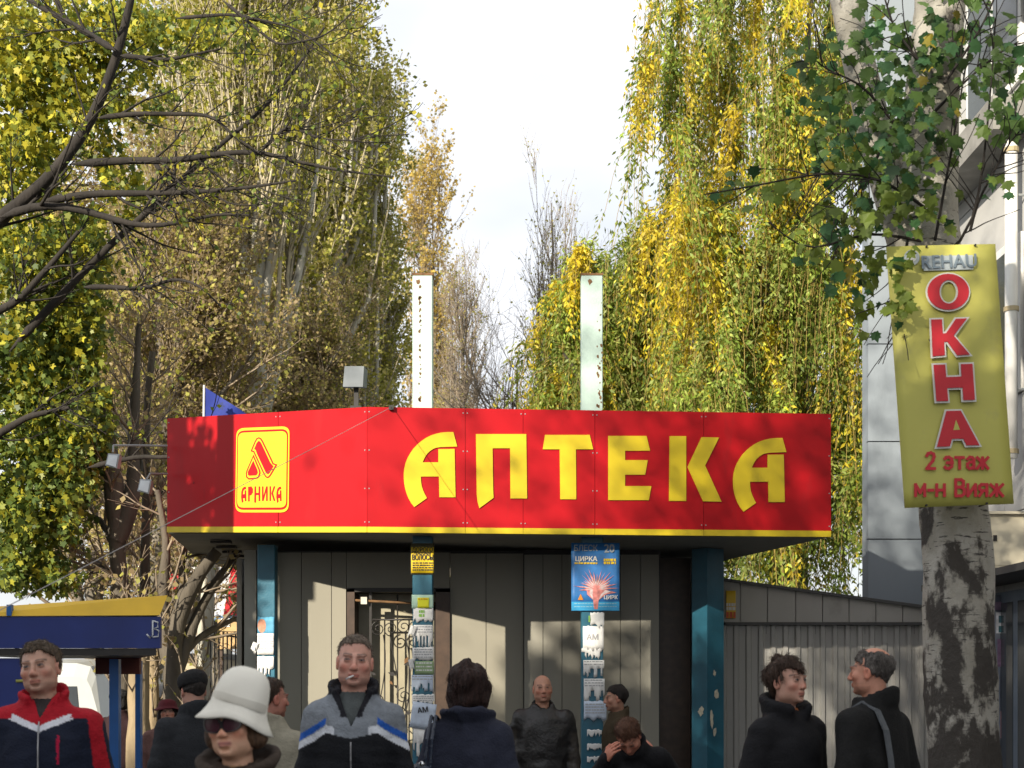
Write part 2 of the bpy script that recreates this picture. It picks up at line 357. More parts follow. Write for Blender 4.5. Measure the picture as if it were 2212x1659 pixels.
for f, z, r, s in ((.12,2.16,.075,1),(.32,2.16,.075,-1),(.52,2.18,.07,1),(.70,2.18,.07,-1),(.90,2.14,.07,1),(.90,1.93,.06,-1),(.12,1.45,.08,-1),(.52,1.5,.08,1),(.70,1.2,.08,-1),(.32,1.1,.08,1),(.9,1.45,.07,-1),(.12,.7,.08,1),(.52,.8,.08,-1),(.9,.8,.07,1)):
    bar(spiral((gx0 + gw*f, z), r, 1.6, math.pi/2 * (1 if s > 0 else -1), s), .006)
for f, ph in ((.16, 0), (.36, 1.5), (.55, .7), (.74, 2.4), (.92, 1.)):
    bar([(gx0 + gw*f + .045*math.sin(ph + z*4.2), gy - .01, z) for z in np.linspace(.1, 2.1, 24)], .006)
rng = random.Random(3)
for k in range(26):
    f, z = rng.random(), rng.uniform(.3, 2.05); c = np.array([gx0 + gw*f, gy - .018, z]); a = rng.uniform(0, 6.28); l = rng.uniform(.05, .085)
    u = np.array([math.cos(a), 0, math.sin(a)]); v = np.array([-u[2], 0, u[0]])
    MB().prism([c, c + u*l*.45 + v*l*.28, c + u*l, c + u*l*.45 - v*l*.28], (0, .004, 0)).go('gate_leaf', M_RUST if k % 3 == 0 else M_DARK, gate)
# posts: B and C run through the roof as mint painted poles
def post(x0, x1, d, z0, z1, m, name='post', depth=None):
    a, b = wx(x0, d), wx(x1, d); w = depth or (b - a); c = .006
    mb = MB(); lo = (a, d, z0); pts = [(a+c, d, z0), (b-c, d, z0), (b, d+c, z0), (b, d+w-c, z0), (b-c, d+w, z0), (a+c, d+w, z0), (a, d+w-c, z0), (a, d+c, z0)]
    return mb.prism(pts[::-1], (0, 0, z1 - z0)).go(name, m, kiosk)
DB = 12.66
pB = post(891, 934, DB, 0, 3.0, M_TEAL); pB2 = post(891, 934, DB, 3.001, px(0, 592, DB)[2], M_MINT, 'roof_pole')
pC = post(1256, 1303, DB, 0, 3.0, M_TEAL); pC2 = post(1256, 1302, DB, 3.001, px(0, 592, DB)[2], M_MINT, 'roof_pole')
for p, x0, x1 in ((pB2, 891, 934), (pC2, 1256, 1302)):
    a, b = wx(x0, DB), wx(x1, DB); z = px(0, 592, DB)[2]; mb = MB()
    n = 14; top = [(a - .004 + (b - a + .008)*k/n, DB - .004, z + .006 + .008*rng.random()) for k in range(n + 1)]
    mb.prism(([(a - .004, DB - .004, z - .012)] + [(b + .004, DB - .004, z - .012)] + top[::-1])[::-1], (0, b - a + .008, 0)); mb.go('rust_lip', M_RUST, p)
    for k in range(34):      # rust scabs down the weld seam
        zz = rng.uniform(4.05, z - .1) if x0 == 891 else (rng.uniform(4.02, 4.55) if k < 26 else rng.uniform(4.5, 5.1)); xx = a + (b - a)*((.38 + rng.uniform(-.05, .05)) if x0 == 891 else rng.uniform(.72, .98)); r = rng.uniform(.004, .013)
        if k == 0: zz, xx, r = z - .07, a + (b - a)*(.28 if x0 == 891 else .4), .02
        q = [(xx + r*rng.uniform(.6, 1.2)*math.cos(t), DB - .0012, zz + r*1.4*rng.uniform(.6, 1.3)*math.sin(t)) for t in np.linspace(0, 2*math.pi, 8)[:-1]]
        MB().add(q, [tuple(range(6, -1, -1))]).go('rust_spot', M_RUST, p)
post(556, 594, 13.62, 0, 2.95, M_TEAL)
# corner column seen edge on
c0 = np.array([wx(1530, 13.55), 13.62]); th = math.radians(40); u = np.array([math.cos(th), math.sin(th)]); v = np.array([-u[1], u[0]])
q = [c0, c0 + u*.235, c0 + u*.235 + v*.2, c0 + v*.2]
MB().prism([(p[0], p[1], 0) for p in q][::-1], (0, 0, 2.92)).go('post', M_TEAL, kiosk)
COLD = (c0, u, v)

# ---------------------------------------------------------------- pasted notices
M_PAPER = mat('white_paper', (.78, .78, .76), .7, .06, 20, .15, 60)
M_PAPERB = mat('blue_white_paper', (.52, .60, .72), .7, .1, 20, .15, 60)
M_PAPG = mat('green_paper', (.30, .42, .22), .7, .1, 20)
M_PAPL = mat('pale_green_paper', (.55, .78, .62), .7, .06, 20)
M_PAPY = mat('lemon_paper', (.80, .80, .03), .7, .06, 20)
M_INK = mat('print_ink', (.03, .03, .035), .7, .1, 20)
M_INKG = mat('grey_print', (.35, .35, .37), .7, .1, 20)
M_POSTY = mat('yellow_poster_paper', (.80, .56, .012), .6, .05, 20)
def sheet(x0, y0, x1, y1, d, m, label, torn=0, fringe=0, tilt=0., bulge=.012, group='notices pasted on the posts', name='notice', cat='notice'):
    """sheet of paper standing a little proud of a post, optional torn edge or tear-off strips"""
    a, b = px(x0, y0, d), px(x1, y1, d); n = 12; r = random.Random(int(x0*7 + y0)); cxm = (a[0] + b[0])/2; czm = (a[2] + b[2])/2
    xs = np.linspace(a[0], b[0], n + 1); V = []; Fc = []
    for i, x in enumerate(xs):
        top = a[2] + (r.uniform(-.006, .006) if torn else 0)
        bot = b[2] + (r.uniform(-.02, .03) if torn else 0) + (r.uniform(-.012, .02) if fringe else 0)
        for j in range(5):
            z = top + (bot - top)*j/4; V.append([x, d - .006 - bulge*(1 - (2*i/n - 1)**2)*.3 - bulge*r.random()*.25, z])
    cutcol = [r.random() < .38 for _ in range(n)]; cutshort = [r.random() < .3 for _ in range(n)]
    for i in range(n):
        for j in range(4):
            if fringe and j >= 2 and (cutcol[i] or (j == 3 and cutshort[i])): continue
            Fc.append((i*5+j, i*5+j+1, (i+1)*5+j+1, (i+1)*5+j))
    V = np.array(V); t = math.radians(tilt); X = V[:, 0] - cxm; Z = V[:, 2] - czm
    V[:, 0] = cxm + X*math.cos(t) - Z*math.sin(t); V[:, 2] = czm + X*math.sin(t) + Z*math.cos(t)
    o = part(name, V, Fc, m, None, True); so_ = o.modifiers.new('thickness', 'SOLIDIFY'); so_.thickness = .0015; so_.offset = 1
    return tag(o, label, cat, group)
def lines(o, x0, y0, x1, y1, d, n, m=M_INKG, seed=1, h=.35):
    r = random.Random(seed); mb = MB()
    for k in range(n):
        ya = y0 + (y1 - y0)*k/n; yb = ya + (y1 - y0)/n*h; x = x0
        while x < x1 - 2:
            w = r.uniform(2.5, 7); A = px(x, ya, d); B = px(min(x + w, x1), yb, d)
            mb.add([(A[0], d - .0135, B[2]), (B[0], d - .0135, B[2]), (B[0], d - .0135, A[2]), (A[0], d - .0135, A[2])], [(0, 1, 2, 3)]); x += w + r.uniform(.8, 2)
    return mb.go('print', m, o)
def words(o, s, x, y, d, hpx, m, bold=.0, sx=1., out=.0145, tilt=0):
    p = px(x, y, d); p[1] -= out; t = math.radians(tilt); k = hpx/F*d/.72
    return text(s, k, 'lettering', frame(p, (math.cos(t), 0, math.sin(t)), (-math.sin(t), 0, math.cos(t))), m, o, bold*k, .001, sx)
# left tall post (B)
o = sheet(887, 1174, 938, 1241, DB, mat('clear_film', (.10, .09, .05), .3, .1, 20), 'clear film sleeve behind the yellow hair buying advert', bulge=.004)
o = sheet(888.5, 1182, 937, 1238, DB - .008, M_POSTY, 'yellow advert in black letters high on the blue post by the gate', bulge=.004)
words(o, 'ДОРОГО', 913, 1188, DB - .008, 9, M_INK, .02, .85); words(o, 'ПОКУПАЕМ', 913, 1195.5, DB - .008, 5, M_INK, .02, .9)
words(o, 'ВОЛОСЫ', 913, 1205, DB - .008, 12, M_INK, .02, .62); lines(o, 891, 1215, 936, 1235, DB - .008, 4, M_INK, 5, .5)
o = sheet(889.5, 1285, 936, 1314, DB, M_PAPL, 'pale mint leaflet on the post by the gate'); 
o = sheet(902, 1291, 927, 1313, DB - .012, M_PAPY, 'small lemon yellow slip on the mint leaflet'); lines(o, 904, 1293, 924, 1297, DB - .014, 1, mat('orange_ink', (.7, .25, .02)), 3, .6)
o = sheet(893, 1314, 936, 1341, DB, M_PAPER, 'torn white notice under the mint leaflet on the gate post', torn=1); lines(o, 905, 1318, 917, 1335, DB - .004, 2, mat('leaf_green_ink', (.25, .5, .08)), 4, .7)
sheet(884, 1352, 897, 1376, DB - .01, M_PAPER, 'white paper corner curling off the left edge of the gate post', torn=1, tilt=-18, bulge=.05)
o = sheet(894, 1350, 935, 1398, DB, M_PAPER, 'white advert with tear-off strips at mid gate post', fringe=1); lines(o, 896, 1353, 933, 1370, DB, 3, M_INKG, 8)
o = sheet(891, 1398, 937, 1428, DB, M_PAPER, 'plain white sheet above the green leaflet on the gate post', torn=1); lines(o, 895, 1402, 934, 1424, DB, 4, M_INKG, 9)
sheet(884, 1424, 894, 1446, DB - .01, M_PAPER, 'loose white scrap sticking out left of the green leaflet', torn=1, tilt=12, bulge=.05)
o = sheet(896, 1428, 937, 1457, DB, M_PAPG, 'dull green printed leaflet on the gate post'); lines(o, 899, 1431, 934, 1454, DB, 3, M_PAPER, 12)
o = sheet(889, 1458, 936, 1496, DB, M_PAPERB, 'bluish advert with tear-off strips low on the gate post', fringe=1); lines(o, 891, 1460, 934, 1472, DB, 2, M_INKG, 13)
o = sheet(890, 1500, 938, 1520, DB, M_PAPER, 'greyish notice above the tilted sheet on the gate post', torn=1); lines(o, 893, 1503, 935, 1517, DB, 3, M_INKG, 14)
o = sheet(888, 1518, 940, 1575, DB - .006, M_PAPERB, 'tilted bluish white sheet with big black letters on gate post', tilt=-8); words(o, 'АМ', 914, 1534, DB - .006, 11, M_INK, .03, 1., .02, 8)
sheet(893, 1572, 934, 1640, DB, M_PAPER, 'torn white sheet at the foot of the gate post', torn=1, fringe=1)
# circus poster on C
M_CB = mat('poster_blue', (.03, .17, .46), .45, .25, 9); M_CP = mat('poster_pink', (.62, .22, .20), .45, .5, 26); M_CW = mat('poster_pale', (.66, .55, .55), .45, .3, 24); M_CS = mat('poster_sky', (.03, .33, .62), .45, .2, 9)
po = sheet(1234, 1173, 1338, 1320, DB - .01, M_CB, 'large blue circus poster with pink starburst on the post', bulge=.004, name='poster', cat='poster')
dC = DB - .012; r = random.Random(5)
words(po, 'БЛЕСК', 1265, 1185, dC, 13, mat('poster_grey', (.28, .32, .36)), .02, .85); words(po, '20', 1316, 1186, dC, 18, mat('poster_grey', (0, 0, 0)), .03, .9)
words(po, 'ЦИРКА', 1266, 1208, dC, 10, M_PAPER, .04, 1.); 
lines(po, 1241, 1215, 1290, 1219, dC, 1, M_POSTY, 2, .9); lines(po, 1304, 1207, 1330, 1220, dC, 2, M_POSTY, 4, .8)
mb = MB(); A = px(1234.5, 1300, dC); B = px(1337.5, 1319, dC); mb.add([(A[0], dC-.0125, B[2]), (B[0], dC-.0125, B[2]), (B[0], dC-.0125, A[2]), (A[0], dC-.0125, A[2])], [(0, 1, 2, 3)]); mb.go('print', M_CS, po)
for lay, (nn, r0, r1, m) in enumerate(((17, 14, 46, M_CP), (15, 10, 34, M_CW), (13, 5, 22, M_CP))):
    pts = []
    for k in range(nn*2):
        a = -math.pi*.06 + math.pi*1.12*k/(nn*2 - 1); R = (r1*r.uniform(.7, 1.1) if k % 2 == 0 else r0*r.uniform(.8, 1.5))
        pts.append((1288 + R*math.cos(a)*1.02, 1272 - R*math.sin(a)*1.0))
    pts += [(1268 + 6*lay, 1284), (1281, 1296), (1283, 1316), (1291, 1316), (1293, 1296), (1310 - 6*lay, 1284)]
    q = [px(x, y, dC) - [0, .0135 + lay*.0008, 0] for x, y in pts]; MB().add(q, [tuple(range(len(q)))[::-1]]).go('print', m, po)
q = [px(x, y, dC) - [0, .014, 0] for x, y in ((1248, 1296), (1260, 1296), (1254, 1283))]; MB().add(q, [(0, 1, 2)]).go('print', mat('orange_ink', (0, 0, 0)), po)
words(po, 'ЦИРК', 1319, 1291, dC, 8, M_PAPER, .03, 1.); lines(po, 1240, 1303, 1332, 1316, dC, 2, mat('poster_cyan', (.25, .5, .62)), 6, .3)
o = sheet(1275, 1323, 1305, 1354, DB, M_PAPER, 'white slip with green edge just below the circus poster', torn=1); lines(o, 1271, 1330, 1277, 1344, DB - .003, 1, mat('leaf_green_ink', (0, 0, 0)), 3, 1.)
o = sheet(1259, 1352, 1304, 1404, DB, M_PAPER, 'white notice with large letters under the circus poster', torn=1); words(o, 'АМ', 1280, 1377, DB, 12, M_INKG, .03, 1.)
sheet(1256, 1400, 1300, 1424, DB, M_PAPER, 'ragged white remnant below the large letter notice', torn=1, fringe=1)
o = sheet(1260, 1426, 1305, 1462, DB, M_PAPER, 'white advert with cut strips halfway down the circus post', fringe=1); lines(o, 1262, 1428, 1302, 1440, DB, 2, M_INKG, 21)
o = sheet(1261, 1466, 1306, 1516, DB, M_PAPER, 'lower white advert with long cut strips on the circus post', fringe=1); lines(o, 1263, 1468, 1303, 1486, DB, 3, M_INKG, 22)
o = sheet(1261, 1514, 1310, 1556, DB - .004, M_PAPERB, 'bluish white sheet lowest on the circus post', torn=1); lines(o, 1264, 1520, 1306, 1545, DB - .004, 4, M_INKG, 23)
for k, (y, s) in enumerate(((1582, 'upper'), (1612, 'middle'), (1640, 'bottom'))): sheet(1268, y - 6, 1300, y + 6, DB, M_PAPER, f'{s} of three small white paper remnants near the circus post foot', torn=1)
# left post A: torn portrait poster and white notice
dA = 13.62
o = sheet(557, 1333, 593, 1372, dA, mat('portrait_paper', (.10, .34, .52), .6, .2, 12), 'torn blue poster with a pale face on the far left post', torn=1)
q = [px(566 + 9*math.cos(a), 1352 + 15*math.sin(a), dA) - [0, .0145, 0] for a in np.linspace(0, 2*math.pi, 15)[:-1]]; MB().add(q, [tuple(range(14))]).go('print', mat('portrait_face', (.52, .24, .15), .6, .25, 30), o)
q = [px(566 + 8.5*math.cos(a), 1347 + 10*math.sin(a), dA) - [0, .0142, 0] for a in np.linspace(math.pi, 2*math.pi, 9)]; MB().add(q, [tuple(range(9))]).go('print', mat('portrait_hair', (.30, .13, .07), .6, .25, 30), o)
o = sheet(556, 1368, 592, 1414, dA - .006, M_PAPER, 'white printed notice below the torn face poster on left post'); lines(o, 559, 1374, 590, 1405, dA - .006, 6, M_INKG, 31)
sheet(544, 1388, 557, 1408, dA - .01, M_PAPER, 'white paper flap hanging off the far left post', torn=1, tilt=-20, bulge=.05)
sheet(556, 1418, 592, 1470, dA, M_PAPER, 'ragged white advert with strips on the far left post', fringe=1, torn=1)
sheet(557, 1476, 592, 1560, dA, M_PAPER, 'lowest torn white paper on the far left post', torn=1, fringe=1)
# scraps on the corner column
for k, (s, z, w, h, f, lab) in enumerate(((.10, 1.72, .05, .07, 1, 'small cream scrap highest on the blue corner column'), (.13, 1.52, .09, .10, 1, 'cream torn patch at right on the blue corner column'), (.08, 1.35, .10, .13, 0, 'largest cream torn patch on left face of corner column'), (.06, 1.28, .06, .22, 1, 'long ragged cream strip on the blue corner column'), (.10, 1.16, .07, .10, 1, 'lowest cream scrap on the blue corner column'))):
    c0, u, v = COLD; dr = u if f else v; n = np.array([dr[1], -dr[0]]) if f else np.array([-u[0], -u[1]])
    r = random.Random(k + 40); pts = []
    for t in np.linspace(0, 2*math.pi, 15)[:-1]:
        rr = r.uniform(.5, 1.); p = c0 + dr*(s + w/2*rr*math.cos(t)) + n*.004; pts.append((p[0], p[1], z + h/2*rr*math.sin(t)))
    if not f: pts = pts[::-1]
    o = MB().prism(pts, (-n[0]*.002, -n[1]*.002, 0)).go('paper_scrap', mat('cream_paper', (.62, .58, .46), .7, .2, 30)); tag(o, lab, 'paper scrap', 'scraps on the corner column')
# ---------------------------------------------------------------- low metal annexe to the right of the kiosk
M_ANX = mat('annexe_panel', (.40, .39, .36), .55, .08, 2, dirt=(.28, .27, .245), dscale=2.2, dth=.57, stretch=(1, 1, .4))
M_COR = mat('corrugated_sheet', (.43, .425, .405), .55, .10, 2, dirt=(.25, .245, .225), dscale=2.0, dth=.57, stretch=(1, 1, .3))
M_CAP = mat('dark_capping', (.07, .07, .07), .6)
anx = thing('metal_annexe', 'low grey corrugated metal annexe beside the kiosk', 'annexe', (4, 14.8, 0))
dX = 14.5
def topz(x): return HC + (HY - np.interp(x, [1552, 1567, 1975, 2200], [1254, 1256, 1311, 1342])) / F * dX
zl = HC + (HY - 1344) / F * dX
xs = [1552, 1599, 1658, 1719, 1777, 1834, 1892, 1950, 2010, 2080, 2150]
for a, b in zip(xs, xs[1:]):
    A = [(wx(a, dX) + .004, dX, zl), (wx(b, dX) - .004, dX, zl), (wx(b, dX) - .004, dX, topz(b)), (wx(a, dX) + .004, dX, topz(a))]
    MB().hexa([np.array(p) for p in A] + [np.array(p) + [0, .05, 0] for p in A]).go('upper_panel', M_ANX, anx)
mb = MB(); A = [(wx(1550, dX), dX - .04, topz(1552)), (wx(2160, dX), dX - .04, topz(2160)), (wx(2160, dX), dX - .04, topz(2160) + .03), (wx(1550, dX), dX - .04, topz(1552) + .03)]
mb.hexa([np.array(p) for p in A] + [np.array(p) + [0, 2.2, .1] for p in A]); mb.go('roof_capping', M_CAP, anx)
A = [np.array(p) for p in ((wx(1552, dX), dX + .056, zl - .12), (wx(2150, dX), dX + .056, zl - .12), (wx(2150, dX), dX + .056, topz(2150) + .01), (wx(1552, dX), dX + .056, topz(1552) + .01))]; MB().hexa(A + [p + [0, .01, 0] for p in A]).go('backing', M_CAP, anx)
MB().box((wx(1566, dX), dX - .035, zl - .03), (wx(2150, dX), dX + .03, zl - .001)).go('ledge', M_CAP, anx)
x = wx(1550, dX); rib = .126; k = 0
while x < wx(2150, dX):
    pts = []
    for i in range(4):
        s = x + i * rib
        pts += [(s, 0), (s + .035, 0), (s + .048, -.025), (s + .088, -.025), (s + .101, 0)]
    pts.append((x + 4*rib - .004, 0)); n = len(pts)
    V = [(p, dX + .03 + q, 0) for p, q in pts] + [(p, dX + .03 + q, zl - .03) for p, q in pts]
    part('corrugated_sheet', V, [(i, i+1, n+i+1, n+i) for i in range(n-1)], M_COR, anx); x += 4 * rib
MB().box((wx(1556, dX) - .02, dX + .07, 0), (wx(2150, dX), dX + 2., zl - .1)).go('body', M_COR, anx)
o = sheet(1568, 1276, 1589, 1336, dX - .01, mat('yellow_sticker', (.75, .50, .03), .5), 'yellow and red sticker on the annexe beside the corner column', name='sticker', cat='sticker', group=None, bulge=.003)
lines(o, 1568.5, 1303, 1588.5, 1320, dX - .01, 2, mat('sticker_white', (.75, .72, .68), .5), 3, .8); lines(o, 1568.5, 1322, 1588.5, 1335, dX - .01, 1, mat('sticker_red', (.62, .09, .02), .5), 5, 1.)

# ---------------------------------------------------------------- right hand building
M_B1 = mat('shade_toned_facade_panel', (.22, .255, .29), .75, .06, 1.2, .06, 60, dirt=(.18, .21, .24), dscale=1.5, dth=.56, stretch=(1, 1, .35))  # blue-grey of the tree shade is put into this facade colour
M_B2 = mat('white_side_panel', (.46, .46, .45), .7, .05, 1.2, .05, 60, dirt=(.40, .40, .385), dscale=1.5, dth=.57)
M_GLS = mat('window_glass', (.05, .06, .07), .08, .1, 3, spec=.8)
M_WFR = mat('white_window_frame', (.72, .72, .70), .45, .05, 5)
M_SLAB = mat('concrete_slab', (.24, .235, .22), .85, .2, 5, .2, 50)
M_PIPE = mat('white_pipe', (.80, .80, .78), .4, .05, 5)
bld = thing('panel_building', 'pale panel clad building behind the birch tree', 'building', (4.2, 14.6, 0))
dB = 14.6; xa = wx(1905, dB); xb = 4.5
jz = [0, 1.0, px(0, 1153, dB)[2], px(0, 934, dB)[2]]
while jz[-1] < 12: jz.append(jz[-1] + 1.04)
for z0, z1 in zip(jz, jz[1:]):
    MB().box((xa, dB + .56, z0 + .006), (xb - .02, dB + .66, z1 - .006)).go('facade_panel', M_B1, bld)
ys = [4.0, 6.4, 8.8, 11.2, 13.0, dB + .55]
for z0, z1 in zip(jz[:], jz[1:]):
    for y0, y1 in zip(ys, ys[1:]):
        MB().box((xb, y0 + .006, z0 + .006), (xb + .10, y1 - .006, z1 - .006)).go('side_panel', M_B2, bld)
MB().box((xa + .02, dB + .67, 0), (9, dB + .9, 12)).go('core', M_B1, bld); MB().box((6.4, dB + .91, 0), (9, 22, 12)).go('core', M_B1, bld); MB().box((xb + .12, 4.02, 0), (9, dB + .6, 12)).go('core', M_B2, bld)
for z in (6.42, 8.6): MB().box((xb - .34, 12.3, z), (xb - .001, 14.6, z + .30)).go('ledge', M_SLAB, bld)
MB().box((xb - .75, 8.5, 7.9), (xb - .001, 12.4, 8.05)).go('ledge', M_SLAB, bld)
for y0, z0 in ((12.5, 6.95), (12.5, 4.2), (9.2, 5.0), (6.8, 5.0)):
    w = MB().box((xb - .03, y0, z0), (xb - .002, y0 + 1.5, z0 + 1.4)).go('window', M_WFR, bld)
    for yy in (y0 + .08, y0 + .79): MB().box((xb - .037, yy, z0 + .08), (xb - .031, yy + .63, z0 + 1.32)).go('pane', M_GLS, w)
# shop window at street level, close to the frame edge
w = MB().box((xb - .06, 10.4, .5), (xb - .002, 13.6, 2.45)).go('shop_window', mat('blue_grey_frame', (.16, .20, .26), .5), bld)
for yy in (10.5, 11.55, 12.6): MB().box((xb - .067, yy, .6), (xb - .061, yy + .92, 2.35)).go('pane', M_GLS, w)
MB().box((xb - .5, 10.2, 2.52), (xb - .002, 13.9, 2.58)).go('shop_canopy', M_CAP, bld)
pp = thing('drain_pipe', 'white drainpipe on the sunny building side by the edge', 'pipe', (xb - .1, 12.45, 0))
p0 = px(2181, 275, 12.45); p1 = px(2181, 990, 12.45); p0[0] = p1[0] = xb - .13
MB().tube([p1, (p0 + p1)/2, p0], .055, 12).go('pipe', M_PIPE, pp, True)
for f in (.02, .45, .93): MB().tube([p1 + (p0-p1)*f - [0, 0, .02], p1 + (p0-p1)*f + [0, 0, .02]], .066, 12).go('clamp', mat('brass_clamp', (.4, .33, .2), .5), pp)
for z in (4.2, 5.9): MB().tube([(xb - .13, 12.45, z), (xb, 12.45, z)], .012, 6).go('bracket', M_GREY, pp)
vs = thing('vertical_sign', 'narrow white vertical sign with green marks beside the drainpipe', 'sign', (xb - .09, 11.9, 3.9))
MB().box((xb - .06, 11.55, 3.9), (xb - .02, 12.2, 6.9)).go('board', mat('white_sign', (.78, .80, .78), .35), vs)
M_GRN = mat('green_letter', (.02, .38, .16), .5); r = random.Random(9)
for z in (4.05, 4.42, 4.8, 5.2, 5.6, 6.0, 6.4):
    for k in range(3):
        y = 11.65 + .17*k; s = r.uniform(-.08, .08)
        MB().hexa([np.array(p) for p in ((xb-.075, y+.06, z), (xb-.075, y, z), (xb-.075, y+s, z+.24), (xb-.075, y+.06+s, z+.24), (xb-.061, y+.06, z), (xb-.061, y, z), (xb-.061, y+s, z+.24), (xb-.061, y+.06+s, z+.24))]).go('green_mark', M_GRN, vs)
mbx = thing('meter_box', 'cream metal meter box on the building behind the birch', 'box', (xb - .3, 11.9, 0))
a = px(2137, 1112, 12.2); b = px(2212, 1226, 12.2)
MB().box((a[0], 12.2, b[2]), (xb - .003, 12.6, a[2])).go('case', mat('cream_enamel', (.74, .68, .52), .4, .06, 6), mbx)
MB().box((a[0] + .02, 12.192, b[2] + .02), (xb - .02, 12.199, a[2] - .03)).go('door', mat('cream_enamel', (0, 0, 0)), mbx)
MB().box((a[0] - .03, 12.15, a[2] + .002), (xb - .003, 12.62, a[2] + .025)).go('lid', mat('cream_enamel', (0, 0, 0)), mbx)
MB().box((a[0] + .03, 12.18, (a[2]+b[2])/2), (a[0] + .06, 12.192, (a[2]+b[2])/2 + .05)).go('latch', M_DARK, mbx)
# posters on a board under the meter box
bd = thing('poster_board', 'blue grey poster board low behind the birch trunk', 'board', (4.2, 12.7, 0))
a = px(2150, 1285, 12.9); b = px(2222, 1640, 12.9)
MB().box((a[0], 12.9, .2), (xb - .07, 12.95, a[2])).go('panel', mat('board_paint', (.20, .23, .30), .6, .25, 4), bd)
for x0, y0, x1, y1, c in ((2153, 1322, 2178, 1368, (.55, .58, .66)), (2158, 1330, 2172, 1345, (.03, .10, .14)), (2158, 1352, 2172, 1366, (.03, .12, .16)), (2156, 1380, 2186, 1440, (.22, .14, .24)), (2163, 1536, 2186, 1595, (.60, .26, .26)), (2150, 1300, 2180, 1318, (.30, .22, .34))):
    A = px(x0, y0, 12.88); B = px(x1, y1, 12.88); k = 12.893 - (.006 if c[1] == .10 or c[1] == .12 else 0)
    MB().box((A[0], k, B[2]), (B[0], k + .005, A[2])).go('print', mat('print_%d_%d' % (x0, y0), c, .5, .3, 20), bd)
for zz in (.0,): MB().box((a[0], 12.91, 0), (a[0] + .05, 12.95, .2)).go('leg', M_DARK, bd); MB().box((xb - .12, 12.91, 0), (xb - .07, 12.95, .2)).go('leg', M_DARK, bd)

# ---------------------------------------------------------------- yellow sign board hung on the birch
M_SB = mat('yellow_board', (.52, .50, .11), .55, .07, 2.5, dirt=(.45, .43, .13), dscale=2.4, dth=.56)
M_SR = mat('board_red', (.55, .012, .025), .5, .06, 8); M_SW = mat('board_white', (.70, .70, .66), .5, .04, 8); M_SG = mat('board_grey', (.20, .26, .31), .5, .08, 20)
dS = 8.22
def sb(x, y, o=0.): p = px(x, y, dS); p[1] -= o; return p
sgn = thing('hanging_board', 'yellow window advert board with red letters on the birch trunk', 'sign', sb(2050, 1095))
cs = [(1955, 1097), (2190, 1088), (2150, 527), (1915, 533)]
# faint billow of the sheet
V = []; n, m_ = 10, 16
for j in range(m_ + 1):
    for i in range(n + 1):
        u_, v_ = i/n, j/m_; x = (cs[0][0]*(1-u_) + cs[1][0]*u_)*(1-v_) + (cs[3][0]*(1-u_) + cs[2][0]*u_)*v_; y = (cs[0][1]*(1-u_) + cs[1][1]*u_)*(1-v_) + (cs[3][1]*(1-u_) + cs[2][1]*u_)*v_
        V.append(sb(x, y, .006*math.sin(v_*7 + u_*2)*(1 - (2*u_-1)**2)))
o = part('board', V, [(j*(n+1)+i, j*(n+1)+i+1, (j+1)*(n+1)+i+1, (j+1)*(n+1)+i) for j in range(m_) for i in range(n)], M_SB, sgn, True)
o.modifiers.new('thickness', 'SOLIDIFY').thickness = .012
ey = unit(sb(1915, 533) - sb(1955, 1097)); ex = unit(sb(2190, 1088) - sb(1955, 1097)); ex = unit(ex - ey*(ex @ ey)*.0)
ez = np.cross(ex, ey); k = dS/F
def sw(s, x, y, hpx, m, bold, sx, out, nm='lettering'):
    M = np.eye(4); M[:3, 0] = ex; M[:3, 1] = ey; M[:3, 2] = unit(ez); M[:3, 3] = sb(x, y, out)
    return text(s, hpx*k/.72, nm, M, m, sgn, bold*hpx*k, .002, sx)
def c8(p): return ((2900 + p[0]/1.58)/1.649, (850 + p[1]/1.58)/1.649)
def ring(cx_, cy_, a, b, n=28): return [(cx_ + a*math.cos(t), cy_ + b*math.sin(t)) for t in np.linspace(0, 2*math.pi, n + 1)[:-1]]
def flat_poly(name, pts, out, m): return MB().prism([sb(*c8(p), out) for p in pts][::-1], (0, .003, 0)).go(name, m, sgn)
def oring(name, o_, i_, out, m):
    n = len(o_); A = [sb(*c8(p), out) for p in o_] + [sb(*c8(p), out) for p in i_]
    return MB().add(A, [(i, n + i, n + (i+1) % n, (i+1) % n) for i in range(n)]).go(name, m, sgn)
oring('letter_outline', ring(747, 306, 126, 110), ring(750, 306, 42, 57), .020, M_SW); oring('letter', ring(747, 306, 117, 101), ring(750, 306, 52, 66), .026, M_SR)
for pts in ([(652,462),(712,460),(716,540),(735,538),(790,458),(852,455),(778,552),(868,658),(797,663),(742,585),(724,588),(728,662),(660,668)],
            [(665,716),(730,714),(736,785),(822,781),(818,712),(883,710),(897,912),(832,914),(828,843),(741,846),(747,918),(681,920)],
            [(737,975),(818,973),(922,1166),(850,1168),(832,1130),(768,1131),(757,1173),(684,1176)]):
    flat_poly('letter_outline', shrink(pts, -10), .020, M_SW); flat_poly('letter', pts, .026, M_SR)
flat_poly('letter_outline', [(776,1082),(812,1080),(790,1024)], .0275, M_SB)
mat('board_pale_block', (.46, .52, .54), .5); flat_poly('lettering_ground', [(608,103),(888,98),(890,178),(612,186)], .018, mat('board_pale_block', (0, 0, 0))); sw('REHAU', 2047, 569, 29, M_SG, .025, .95, .026)
